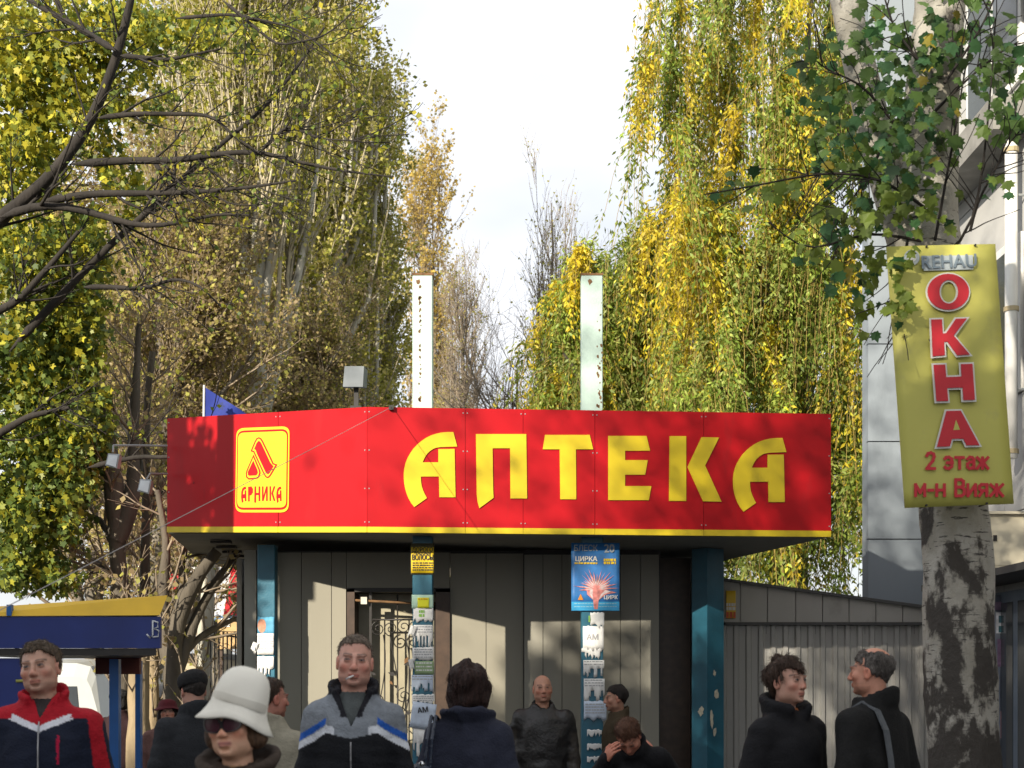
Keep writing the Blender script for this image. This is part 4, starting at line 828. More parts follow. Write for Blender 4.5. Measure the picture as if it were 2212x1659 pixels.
# -- willows
WGR = [(.23, .31, .05), (.31, .38, .08), (.15, .22, .04), (.38, .43, .12)]; WGO = [(.76, .58, .04), (.64, .52, .05), (.80, .66, .08)]
def willow(seed, base, h, domes, label, strands, trunk_r=.35, leafL=.105):
    """domes: (x, y, ztop, rx, ry, n share, hang length) of hanging curtains, relative to base"""
    rg = np.random.default_rng(seed); t = thing('willow_tree', label, 'tree', base, 'weeping willows behind the kiosk')
    TP, TR = trunkline(rg, np.zeros(3), h*.72, trunk_r, .05, 10, wob=.08); sh = np.array([q[5] for q in domes], float); sh /= sh.sum()
    limbP = []; S_, BC_, SC_ = [], [], []; n = 9
    for q, s in zip(domes, sh):
        x, y, zt, rx, ry, _, hang, gold = q; k = max(3, int(strands*s))
        # limb arching to the dome
        f = np.linspace(0, 1, 8)[:, None]; b0 = np.array([0, 0, h*.3]); e = np.array([x, y, zt]); mid_ = np.array([x*.35, y*.35, zt*.95]); limbP.append((1-f)**2*b0 + 2*f*(1-f)*mid_ + f*f*e)
        nc = max(3, k//9); cu = rg.normal(size=(nc, 2)); cu /= np.linalg.norm(cu, axis=1, keepdims=True); cr_ = np.sqrt(rg.random(nc)); ci = rg.integers(0, nc, k)
        rr = np.clip(cr_[ci] + rg.normal(size=k)*.06, 0, 1.1); u_ = cu[ci] + rg.normal(size=(k, 2))*.10
        st = np.stack([x + u_[:, 0]*rr*rx, y + u_[:, 1]*rr*ry, zt - (rr**2)*.22*hang + (rg.normal(size=nc)*.15)[ci] + rg.normal(size=k)*.12], 1)
        L = hang*rg.uniform(.5, 1.08, nc)[ci]*rg.uniform(.55, 1.05, k); tt = np.linspace(0, 1, n); P = np.empty((k, n, 3))
        sway = (rg.normal(size=(nc, 2))*.20)[ci] + rg.normal(size=(k, 2))*.09; wig = np.cumsum(rg.normal(size=(k, n, 2))*.032, 1)
        P[:, :, :2] = st[:, None, :2] + u_[:, None, :]*(.34*np.sqrt(tt))[None, :, None] + sway[:, None]*tt[None, :, None] + wig; P[:, :, 2] = st[:, None, 2] + (.16*np.sin(np.minimum(tt*5, 3.14)))[None] - L[:, None]*tt[None]**1.35
        P[:, :, 2] = np.maximum(P[:, :, 2], .9 + .4*rg.random((k, 1))); S_.append(P)
        # whole bunches turn gold, mostly the upper ones
        SC_.append((rg.random(nc) < gold)[ci] & (rg.random(k) < .85)); BC_.append((rg.uniform(.62, 1.45, nc))[ci])
    P = np.concatenate(S_); isg = np.concatenate(SC_)
    tr = wood('trunk', [(TP, TR, 12)], M_BARK, t, 0); LP = np.array(limbP)[::3]; wood('limb', [(LP, np.tile(np.linspace(.11, .02, 8), (len(LP), 1)), 7)], M_BARK, tr, 0)
    # side shoots tie limbs to strands
    wood('strands', [(P[:, ::2], np.full(P[:, ::2].shape[:2], .0045), 3)], mat('willow_shoot', (.30, .22, .06), .8, .2, 5), t, 0)
    per = 46; p, tn_, par = pts_on(rg, P, per, .04); p = p + rg.normal(size=p.shape)*.045
    side = rg.normal(size=p.shape); side[:, 2] *= .3; ax = unit(tn_*.7 + unit(side)*.75 + [0, 0, -.2]); L = leafL*rg.uniform(.65, 1.25, len(p))
    base_c = (pick(rg, len(P), WGR, (4, 4, 3, 2), .14)*np.concatenate(BC_)[:, None])[par]; cg = pick(rg, len(P), WGO, (3, 3, 2), .12)[par]
    mixg = isg[par] | (rg.random(len(p)) < .035); C = np.where(mixg[:, None], cg, base_c)*(1 + .15*rg.normal(size=(len(p), 1))); C = np.clip(C, .01, .8)
    V, Q, C = kites(rg, p, ax, L, L*.36, C, .05); leafobj('foliage', V, Q, C, M_WIL, t, 0); return t
def rel(x, y, d, b): p = px(x, y, d); return (p[0] - b[0], d - b[1], p[2])
def tiers(seed, b, n, x0, x1, ys, xl, dd, hang, goldf, top=None):
    rg = np.random.default_rng(seed); out = []
    for k in range(n):
        y = rg.uniform(*ys); lo = np.interp(y, *xl); x = lo + (x1 - lo)*rg.random()**.9
        if top is not None: y = max(y, np.interp(x, *top) + rg.uniform(0, 30))
        dpt = rg.uniform(*dd) - (.6 if y > 500 else 0); hg = rg.uniform(*hang)*(1. if y < 800 else .8); r = rg.uniform(.30, .62)
        out.append((*rel(x, y, dpt, b), r, r*1.2, 1., hg, goldf(x, y)))
    return out
b1 = gx(1720, 23.5)
TI = tiers(411, b1, 92, 1400, 1885, (-330, 1090), ([-330, 0, 200, 350, 430, 600, 1100], [1470, 1440, 1450, 1465, 1490, 1500, 1520]), (21.2, 24.2), (1.5, 3.4), lambda x, y: .32 if (1450 < x < 1820 and -150 < y < 560) else .05)
TI += [(*rel(x, y, 21.3, b1), .35, .45, 1.3, h_, g_) for x, y, h_, g_ in ((1478, 395, 2.6, .9), (1520, 420, 2.4, .9), (1455, -60, 3.0, .2), (1440, 120, 2.2, .1), (1560, 700, 2.6, .25), (1640, 150, 2.8, .95), (1600, 330, 2.6, .9), (1860, 700, 3.0, .15), (1880, 900, 2.4, .15), (1850, 980, 2.2, .1), (1700, 1000, 2., .05), (1780, 960, 2.3, .1))]
willow(41, b1, 16, TI, 'tall weeping willow with golden strands behind the kiosk at right', 3300)
b2 = gx(1330, 25)
TI = tiers(421, b2, 44, 1150, 1500, (480, 900), ([480, 560, 720, 900], [1380, 1195, 1175, 1190]), (24.2, 26.2), (1.4, 2.8), lambda x, y: .16, ([1150, 1200, 1290, 1380, 1440, 1500], [735, 575, 555, 485, 390, 380]))
TI += [(*rel(x, y, 24.3, b2), .42, .5, 1.2, h_, .12) for x, y, h_ in ((1192, 735, 2.0), (1210, 585, 2.2), (1275, 565, 2.4), (1345, 560, 2.4), (1400, 480, 2.6), (1450, 400, 2.6))]
willow(42, b2, 11, TI, 'smaller weeping willow behind the right white pole', 1700)
# -- left foreground foliage tree: yellow green, dark arching branches
LF = [(.38, .37, .04), (.26, .29, .04), (.15, .20, .04), (.50, .44, .04), (.09, .14, .035)]
rg = np.random.default_rng(51); bl_ = (-7.4, 16.6, 0); lt = thing('maple_tree', 'yellow green leafy tree with dark branches at the left edge', 'tree', bl_); og = np.array(bl_)
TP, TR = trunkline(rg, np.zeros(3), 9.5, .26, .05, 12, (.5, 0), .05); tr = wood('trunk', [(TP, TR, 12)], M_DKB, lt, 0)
def dline(pts, d0, d1): n = len(pts); return np.array([px(x, y, d0 + (d1-d0)*i/(n-1)) for i, (x, y) in enumerate(pts)])
def resample(P, n):
    s = np.r_[0, np.cumsum(np.linalg.norm(np.diff(P, axis=0), axis=1))]; u_ = np.linspace(0, s[-1], n); Q = np.stack([np.interp(u_, s, P[:, k]) for k in range(3)], 1)
    K = Q.copy(); K[1:-1] = (Q[:-2] + 2*Q[1:-1] + Q[2:])/4; return K
LIMB = [([(-160,640),(0,470),(95,400),(190,280),(245,150),(285,0),(300,-120)], 14.6, 14.0, .085, .03), ([(0,470),(90,440),(190,455),(260,480),(320,490),(400,480),(470,460),(540,465)], 14.4, 13.8, .05, .010),
  ([(90,435),(200,418),(330,418),(430,415),(540,405),(640,390)], 14.3, 13.6, .045, .010), ([(150,355),(300,345),(370,350),(470,332),(560,325),(640,350),(740,370),(850,382)], 14.2, 13.4, .045, .007),
  ([(260,120),(360,130),(480,105)], 14.0, 13.9, .03, .008), ([(250,110),(170,60),(60,0),(20,-40)], 14.0, 14.8, .035, .02), ([(210,255),(300,245),(460,248),(500,290),(560,330)], 14.0, 13.6, .03, .008), ([(330,345),(375,410),(420,440)], 14.3, 13.9, .025, .008),
  ([(560,330),(620,270),(690,300),(780,305)], 13.7, 13.2, .018, .005), ([(180,620),(240,620),(310,625),(380,600),(430,615),(480,665)], 14.4, 13.8, .03, .007), ([(190,1010),(300,985),(370,990),(440,955),(560,975)], 14.2, 13.8, .03, .007), ([(-40,960),(60,900),(150,880)], 14.6, 14.4, .05, .02), ([(-60,700),(40,650),(120,560),(170,500)], 14.6, 14.4, .05, .02),
  ([(380,40),(500,30),(640,60),(720,120)], 14.2, 13.6, .02, .005), ([(480,0),(600,100),(700,80),(760,30)], 14.0, 13.5, .018, .005), ([(20,760),(120,650),(235,530),(330,450),(450,330),(560,250),(640,150),(700,60)], 14.8, 14.6, .05, .012)]
P0 = np.array([resample(dline(*l[:3]), 16) for l in LIMB]) - og; R0 = np.array([np.linspace(l[3], l[4], 16) for l in LIMB]); R0[1:, 0] *= .12
link_ = []
for a_ in (P0[0, 0], P0[11, 0], P0[12, 0]): link_.append(np.linspace([TP[0, 4, 0]*1., 0, a_[2]*.75], a_, 8))
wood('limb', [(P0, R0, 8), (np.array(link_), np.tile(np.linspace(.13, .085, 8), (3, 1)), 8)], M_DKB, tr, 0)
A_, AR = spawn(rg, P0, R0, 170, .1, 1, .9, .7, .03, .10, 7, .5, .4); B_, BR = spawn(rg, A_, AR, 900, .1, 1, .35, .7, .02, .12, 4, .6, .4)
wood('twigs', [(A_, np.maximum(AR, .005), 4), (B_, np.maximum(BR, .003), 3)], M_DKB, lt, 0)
# leaf masses: (x, y, rx, ry, n) in working pixels at about 15 m
CL = [(60,110,150,150,2600,.9),(30,330,130,150,2200,.8),(170,230,110,120,1200,.7),(280,60,120,80,900,.6),(90,560,150,120,2400,.45),(60,760,150,130,2600,.28),(170,700,70,110,1000,.35),(80,950,150,130,2500,.2),(60,1120,130,120,2300,.15),(150,1030,80,130,900,.2),(190,880,60,100,700,.25),(60,1240,110,50,900,.15),(330,160,120,110,420,.6),(420,50,170,50,420,.6),(250,400,80,90,300,.55),(560,80,130,80,160,.5),(200,520,50,80,400,.5)]
Ps, Cs = [], []
for x, y, rx, ry, n_, yl in CL:
    n_ = int(n_*1.3)
    q = rg.normal(size=(n_, 3)); q = q/np.linalg.norm(q, axis=1, keepdims=True)*rg.random((n_, 1))**.45
    # clumping
    cl_ = rg.normal(size=(max(6, n_//28), 3)); cl_ = cl_/np.linalg.norm(cl_, axis=1, keepdims=True)*rg.random((len(cl_), 1))**.45; q = cl_[rg.integers(0, len(cl_), n_)] + rg.normal(size=(n_, 3))*.13
    d_ = 15.6 + q[:, 1]*.8; Ps.append(np.stack([(x + q[:, 0]*rx - 1106)/F*d_, d_, HC + (HY - y + q[:, 2]*ry)/F*d_], 1))
    Cs.append(np.where(rg.random((n_, 1)) < yl, pick(rg, n_, LF, (4, 3, 1, 3, .2)), pick(rg, n_, LF, (1, 2, 4, .3, 4))))  # lower masses get darker leaves, their shade put into the colour
p2, tn_, _ = pts_on(rg, B_, 2); c2 = pick(rg, len(p2), LF, (3, 4, 3, 1, 1)); L2 = rg.uniform(.04, .075, len(p2)); V2, Q2, C2 = kites(rg, p2, rg.normal(size=p2.shape)*.7 + [0, 0, -.6], L2, L2*.8, c2, .1); leafobj('crown', V2, Q2, C2, M_LEAF, lt, 0)
p = np.concatenate(Ps) - og; C = np.concatenate(Cs); L = rg.uniform(.055, .105, len(p))
LB = np.array([(0,0,0),(.34,.02,-.06),(.26,.24,0),(.50,.48,-.10),(.20,.58,0),(0,1.,-.12),(-.20,.58,0),(-.50,.48,-.10),(-.26,.24,0),(-.34,.02,-.06)])
def lobes(rg, B, A, L, C):
    n = len(B); A = unit(A); S_ = unit(np.cross(A, rg.normal(size=(n, 3)))); N = np.cross(A, S_)
    V = B[:, None] + L[:, None, None]*(LB[None, :, :1]*S_[:, None] + LB[None, :, 1:2]*A[:, None] + LB[None, :, 2:]*N[:, None]); k = len(LB)
    return V.reshape(-1, 3), np.arange(k*n).reshape(n, k), np.repeat(C, k, 0)
V, Q, C = lobes(rg, p, rg.normal(size=p.shape)*.7 + [0, 0, -.7], L, C); leafobj('crown', V, Q, C, M_MAP, lt, 0)
# -- trunks at left, below the foliage
def bare_stem(seed, lines_, barkm, label, d, rr, group='bare trunks beside the stall', twigs=60, name='bare_tree'):
    rg = np.random.default_rng(seed); P = np.array([resample(dline(l, d, d + .2*i), 12) for i, l in enumerate(lines_)]); b = P[0, 0].copy(); b[2] = 0; t = thing(name, label, 'tree', b, group); P = P - b
    # first line reaches the ground
    R = np.array([np.linspace(a, c, 12) for a, c in rr])*(1 + .10*rg.normal(size=(len(rr), 12))); tr = wood('trunk', [(P[:1], R[:1], 10)], barkm, t, 0)
    if len(P) > 1: wood('limb', [(P[1:], R[1:], 7)], barkm, tr, 0)
    A, AR = spawn(rg, P, R, twigs, .25, 1, 1.1, .8, .06, .10, 7, .5, .4); B2, BR2 = spawn(rg, A, AR, twigs*6, .1, 1, .45, .7, .05, .12, 4, .6, .4)
    wood('twigs', [(A, np.maximum(AR, .005), 4), (B2, np.maximum(BR2, .003), 3)], M_TWIG, t, 0)
    p, tn_, _ = pts_on(rg, B2, 2); L = rg.uniform(.05, .09, len(p)); V, Q, C = kites(rg, p, rg.normal(size=p.shape) + [0, 0, -.5], L, L*.8, pick(rg, len(p), BROWNY, (4, 2, 4, 2)), .1); leafobj('crown', V, Q, C, M_LEAF, t, 0); return t
g0 = lambda d: HY + HC*F/d
M_TRK = mat('mid_bark', (.10, .085, .065), .9, .35, 5, .6, 30, stretch=(1, 1, .3))
bare_stem(61, [[(268,g0(16)),(262,1290),(250,1160),(246,1050),(240,960),(225,880)], [(252,1170),(278,1120),(290,1050),(288,960),(292,880),(300,700)], [(248,1180),(215,1120),(170,1105)], [(262,1250),(225,1225),(170,1190)]], M_TRK, 'dark forked trunk behind the stall below the sign lamps', 16, ((.13, .08), (.10, .03), (.05, .015), (.05, .015)))
bare_stem(62, [[(315,g0(17)),(314,1300),(312,1160),(318,1050),(310,900),(330,760)], [(312,1140),(345,1070),(380,1030)], [(318,1040),(290,960),(270,900)]], M_TRK, 'slim straight trunk right of the forked trunk', 17, ((.09, .04), (.04, .012), (.04, .012)))
bare_stem(63, [[(385,g0(15)),(378,1500),(372,1400),(385,1320),(420,1250),(470,1190)], [(378,1480),(400,1400),(425,1330),(475,1240),(505,1205)], [(376,1450),(352,1380),(350,1290),(362,1180),(340,1060)], [(385,1420),(440,1370),(490,1345),(525,1330)], [(374,1400),(390,1300),(395,1200),(420,1120)]], M_TRK, 'twisted multi stemmed trunk between stall and kiosk', 15, ((.16, .05), (.08, .03), (.09, .03), (.05, .02), (.06, .02)), twigs=24)
bare_stem(64, [[(300,g0(14.5)),(301,1560),(297,1490),(303,1420),(302,1380),(300,1330)]], mat('lit_bark', (.26, .20, .12), .9, .4, 4, .8, 22, stretch=(1, 1, .4)), 'knobbly sunlit trunk standing under the stall edge', 14.5, ((.13, .10),), twigs=6)  # bark tone lightened, part of the sunlight is in the colour
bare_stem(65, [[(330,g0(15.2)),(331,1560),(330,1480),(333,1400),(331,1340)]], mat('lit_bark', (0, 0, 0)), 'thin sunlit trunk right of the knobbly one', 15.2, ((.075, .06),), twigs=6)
bare_stem(66, [[(448,g0(21)),(446,1500),(440,1420),(444,1350),(452,1260),(450,1150)]], M_PALE, 'pale trunk behind the iron fence', 21, ((.15, .08),), twigs=20)
# -- birch at the right with broad dark leaves
def birchmat():
    m = bpy.data.materials.new('birch_bark'); m.use_nodes = True; t = m.node_tree; b = t.nodes['Principled BSDF']; L = t.links.new; b.inputs['Roughness'].default_value = .8
    tcn = t.nodes.new('ShaderNodeTexCoord')
    def noise(sc, st, det=6): 
        mp_ = t.nodes.new('ShaderNodeMapping'); mp_.inputs['Scale'].default_value = st; L(tcn.outputs['Object'], mp_.inputs['Vector']); n = t.nodes.new('ShaderNodeTexNoise'); n.inputs['Scale'].default_value = sc; n.inputs['Detail'].default_value = det; n.inputs['Roughness'].default_value = .62; L(mp_.outputs[0], n.inputs['Vector']); return n.outputs['Fac']
    def ramp(v, a, c): r = t.nodes.new('ShaderNodeMapRange'); r.inputs['From Min'].default_value = a; r.inputs['From Max'].default_value = c; L(v, r.inputs['Value']); return r.outputs[0]
    def mixc(f, A, B):
        q = t.nodes.new('ShaderNodeMix'); q.data_type = 'RGBA'; L(f, q.inputs['Factor'])
        for k, s in (('A', A), ('B', B)):
            if isinstance(s, tuple): q.inputs[k].default_value = (*s, 1)
            else: L(s, q.inputs[k])
        return q.outputs['Result']
    base = mixc(ramp(noise(3, (1, 1, 1)), .35, .65), (.44, .42, .37), (.30, .28, .23))
    lent = ramp(noise(9, (1, 1, 7), 3), .60, .66)
    c = mixc(lent, base, (.06, .055, .05))
    # rough black fissured plates, a feature of old bark, more of them low on the stem
    sep = t.nodes.new('ShaderNodeSeparateXYZ'); L(tcn.outputs['Object'], sep.inputs[0]); hz = ramp(sep.outputs['Z'], 3.4, .4)
    ad = t.nodes.new('ShaderNodeMath'); ad.operation = 'MULTIPLY_ADD'; L(hz, ad.inputs[0]); ad.inputs[1].default_value = .235; L(noise(3.6, (1.2, 1.2, .8), 8), ad.inputs[2])
    pl = ramp(ad.outputs[0], .60, .66); c = mixc(pl, c, (.05, .043, .036)); L(c, b.inputs['Base Color'])
    bm = t.nodes.new('ShaderNodeBump'); bm.inputs['Strength'].default_value = .7; bm.inputs['Distance'].default_value = .03; L(noise(14, (1, 1, .8)), bm.inputs['Height']); L(bm.outputs[0], b.inputs['Normal']); return m
M_BIR = birchmat(); db = 8.65; rg = np.random.default_rng(71)
bb = px(2085, g0(db), db); bb[2] = 0; bt = thing('birch_tree', 'thick white birch with dark patches carrying the yellow board', 'tree', bb)
MT = resample(dline([(2088,g0(db)),(2084,1659),(2072,1400),(2066,1150),(2030,820),(2002,520),(2000,420),(2015,200),(2035,-60),(2050,-300)], db, db), 30) - bb
MT = resample(MT, 90); MR = np.interp(np.linspace(0, 1, 90), np.linspace(0, 1, 30), np.r_[.28, .235, np.linspace(.220, .185, 18), np.linspace(.182, .12, 10)])
tr = wood('trunk', [(MT[None], MR[None], 40)], M_BIR, bt, 0)
tv = np.empty(len(tr.data.vertices)*3, np.float32); tr.data.vertices.foreach_get('co', tv); tv = tv.reshape(90, 40, 3); ang_ = np.arange(40)[None]*2*np.pi/40; zz_ = np.arange(90)[:, None]*.085
rl = sum(rg.normal()*.5*np.sin(int(rg.integers(1, 9))*ang_ + rg.uniform(1, 9)*zz_ + rg.uniform(0, 6.3)) for _ in range(22))*.0045*np.linspace(1.5, .6, 90)[:, None] + rg.normal(size=(90, 40))*.0028
tv += (tv - MT[:, None])/MR[:, None, None]*rl[:, :, None]; tr.data.vertices.foreach_set('co', tv.astype(np.float32).ravel()); tr.data.update()
LS = resample(dline([(1990,620),(1945,480),(1900,330),(1868,190),(1838,60),(1800,-120),(1760,-300)], db - .05, db + .3), 16) - bb
wood('limb', [(LS[None], np.linspace(.12, .075, 16)[None], 16)], M_BIR, tr, 0)
TW = [[(2000,450),(1900,380),(1780,370),(1640,400),(1520,420)], [(1990,520),(1880,500),(1740,545),(1660,480)], [(1960,300),(1860,180),(1780,150),(1750,120)], [(2010,250),(2080,180),(2150,120),(2200,90)], [(2040,180),(2120,60),(2160,-30)], [(2030,560),(2090,520),(2120,400),(2140,200),(2150,50)], [(2020,520),(2060,300),(2100,60)], [(1960,520),(1940,640),(1950,720)], [(2000,150),(1930,60),(1900,-40)], [(1900,330),(1850,420),(1800,470)], [(2095,500),(2110,440),(2190,290),(2230,260)]]
TP = np.array([resample(dline(l, 8.3 + .05*(i % 4), 8.2 + .06*(i % 5)), 10) for i, l in enumerate(TW)]) - bb
TSH, TSR = spawn(rg, TP, np.full(TP.shape[:2], .008), 120, .1, 1, .5, .8, -.02, .12, 6, .6, .3)
wood('twigs', [(TP, np.tile(np.linspace(.010, .004, 10), (len(TP), 1)), 5), (TSH, np.maximum(TSR, .0025), 4)], M_DKB, bt, 0)
# lobed leaf
LOBE = np.array([(0,0),(.14,.02),(.36,-.03),(.33,.15),(.56,.27),(.38,.40),(.42,.60),(.20,.62),(0,1.),(-.20,.64),(-.43,.62),(-.38,.40),(-.56,.28),(-.34,.15),(-.35,-.04),(-.14,.02)])
BLC = [(1790,170,60,60,44),(1850,250,60,50,36),(1780,270,45,60,26),(1930,120,70,90,70),(1990,60,70,60,50),(1970,230,80,80,80),(1920,330,70,70,60),(2000,330,70,70,50),(1900,430,70,50,44),(1960,430,50,50,30),(2060,90,60,60,36),(2060,200,30,60,22),(2140,140,50,50,30),(2170,190,45,60,30),(2190,250,40,30,16),(2170,390,22,20,6),(1830,350,60,50,26),(1700,390,60,30,12),(1620,405,60,22,9),(1820,480,60,60,34),(1760,540,50,40,14),(1850,560,50,60,30),(1880,640,30,60,18),(1950,560,30,20,7),(1945,650,14,50,12),(1985,470,60,30,14),(2070,430,40,30,8),(1870,60,50,60,24),(2110,20,60,40,22),(2040,480,20,14,4)]
Vs, Fs, Cs, o_ = [], [], [], 0; n_l = len(LOBE)
for x, y, rx, ry, n_ in BLC:
    for k in range(int(n_*(.62 if 1940 < x < 2075 and y < 480 else 1.0))):
        q = rg.normal(size=3)*.72; d_ = 8.30 + .22*q[1] if x > 1880 else 8.5 + .3*q[1]
        if 1915 < x + q[0]*rx < 2165 and y > 500: d_ = 8.10
        c_ = px(x + q[0]*rx, y + q[2]*ry, d_) - bb; s = rg.uniform(.05, .10); ay = unit(np.array([rg.normal()*.5, rg.normal()*.45 - .25, -1.0])); axx = unit(np.cross(ay, np.array([rg.normal()*.5, -1, rg.normal()*.6]))); nz_ = np.cross(axx, ay)
        cup = -np.abs(LOBE[:, 0])*.8*rg.random() - LOBE[:, 1]**2*.35*rg.random() ; V = c_ + s*(LOBE[:, :1]*axx + (LOBE[:, 1:2])*ay + cup[:, None]*nz_)
        Vs.append(V); Fs.append(tuple(range(o_, o_ + n_l))); o_ += n_l
        low = np.clip((y - 250)/250, 0, 1); base_c = np.array((.085, .155, .035))*(1-low) + np.array((.17, .23, .035))*low; 
        if rg.random() < .03: base_c = np.array((.30, .25, .03))
        if rg.random() < .25: base_c = np.array((.05, .13, .045))
        Cs.append(np.tile(base_c*(1 + .25*rg.normal()), (n_l, 1)))
me = _mesh('leaves', np.concatenate(Vs), Fs); setcol(me, np.clip(np.concatenate(Cs), .008, .6)); put('leaves', me, M_MAP, bt)
# -- trees out of frame whose shade falls on the scene
def shade_tree(seed, base, zc, rad, rz, label, nl, ls, r0=.2, cs=.10):
    rg = np.random.default_rng(seed); t = thing('street_tree', label, 'tree', base, 'street trees behind the viewer'); TP, TR = trunkline(rg, np.zeros(3), zc, r0, .05, 8, wob=.03); wood('trunk', [(TP, TR, 10)], M_BARK, t, 0)
    q = rg.normal(size=(nl, 3)); q /= np.linalg.norm(q, axis=1, keepdims=True); c = rg.normal(size=(max(8, nl//60), 3)); c = c/np.linalg.norm(c, axis=1, keepdims=True)*rg.random((len(c), 1))**.4
    p = (c[rg.integers(0, len(c), nl)] + rg.normal(size=(nl, 3))*cs)*[rad, rad, rz] + [0, 0, zc]
    ends = c*[rad, rad, rz] + [0, 0, zc]; f = np.linspace(0, 1, 6)[None, :, None]; BP = np.array([0, 0, zc*.62])*(1-f) + ends[:, None]*f; BP[:, :, 2] += (f*(1-f)*.8)[:, :, 0]
    wood('limb', [(BP, np.tile(np.linspace(.05, .01, 6), (len(BP), 1)), 5)], M_BARK, t, 0)
    L = ls*rg.uniform(.7, 1.3, nl); V, Q, C = kites(rg, p, rg.normal(size=p.shape), L, L*.9, pick(rg, nl, LF, (3, 3, 3, 2, 1)), .1); leafobj('crown', V, Q, C, M_LEAF, t, 0)
shade_tree(81, (-6.95, 7.9, 0), 5.9, .55, 1.6, 'slim street tree left of the stall shading the fascia end', 2600, .10, .10)
shade_tree(82, (-7.2, -3.0, 0), 9.6, 3.2, 2.7, 'broad street tree behind the viewer dimming the right half', 11000, .09, cs=.28)

shade_tree(84, (-9.95, -1.8, 0), 8.2, 1.05, .9, 'thin street tree behind the viewer dappling the kiosk wall', 1900, .15, .14, .13)
# ---------------------------------------------------------------- people: smooth blended volumes turned into one continuous skin
def nets(xs, ys, zs, D):
    """naive surface nets on a rectilinear grid"""
    ins = D < 0; c = np.zeros(tuple(s - 1 for s in D.shape), np.int8)
    offs = [(a, b, d) for a in (0, 1) for b in (0, 1) for d in (0, 1)]
    sl = lambda o, n: slice(o, n - 1 + o)
    for o in offs: c += ins[sl(o[0], D.shape[0]), sl(o[1], D.shape[1]), sl(o[2], D.shape[2])]
    act = (c > 0) & (c < 8); I, J, K = np.nonzero(act); ids = np.full(act.shape, -1, np.int32); ids[I, J, K] = np.arange(len(I))
    P = np.zeros((len(I), 3)); n = np.zeros((len(I), 1)); pos = {}; val = {}
    for o in offs:
        pos[o] = np.stack([xs[I + o[0]], ys[J + o[1]], zs[K + o[2]]], 1); val[o] = D[I + o[0], J + o[1], K + o[2]]
    for a in offs:
        for ax in range(3):
            if a[ax]: continue
            b = list(a); b[ax] = 1; b = tuple(b); m = (val[a] < 0) != (val[b] < 0); den = val[a] - val[b]; t = np.where(m, val[a]/np.where(den == 0, 1, den), 0)[:, None]
            P += np.where(m[:, None], pos[a] + (pos[b] - pos[a])*t, 0); n += m[:, None]
    P /= np.maximum(n, 1); Q = []
    s = ins[:-1, 1:-1, 1:-1] != ins[1:, 1:-1, 1:-1]; i, j, k = np.nonzero(s); j += 1; k += 1; q = np.stack([ids[i, j-1, k-1], ids[i, j, k-1], ids[i, j, k], ids[i, j-1, k]], 1); f = ~ins[i, j, k]; q[f] = q[f][:, ::-1]; Q.append(q)
    s = ins[1:-1, :-1, 1:-1] != ins[1:-1, 1:, 1:-1]; i, j, k = np.nonzero(s); i += 1; k += 1; q = np.stack([ids[i-1, j, k-1], ids[i-1, j, k], ids[i, j, k], ids[i, j, k-1]], 1); f = ~ins[i, j, k]; q[f] = q[f][:, ::-1]; Q.append(q)
    s = ins[1:-1, 1:-1, :-1] != ins[1:-1, 1:-1, 1:]; i, j, k = np.nonzero(s); i += 1; j += 1; q = np.stack([ids[i-1, j-1, k], ids[i, j-1, k], ids[i, j, k], ids[i-1, j, k]], 1); f = ~ins[i, j, k]; q[f] = q[f][:, ::-1]; Q.append(q)
    return P, np.concatenate(Q)
def ax_(*segs):
    out = []
    for a, b, h in segs: out.append(np.arange(a, b - h*.25, h))
    return np.concatenate(out).astype(np.float32)
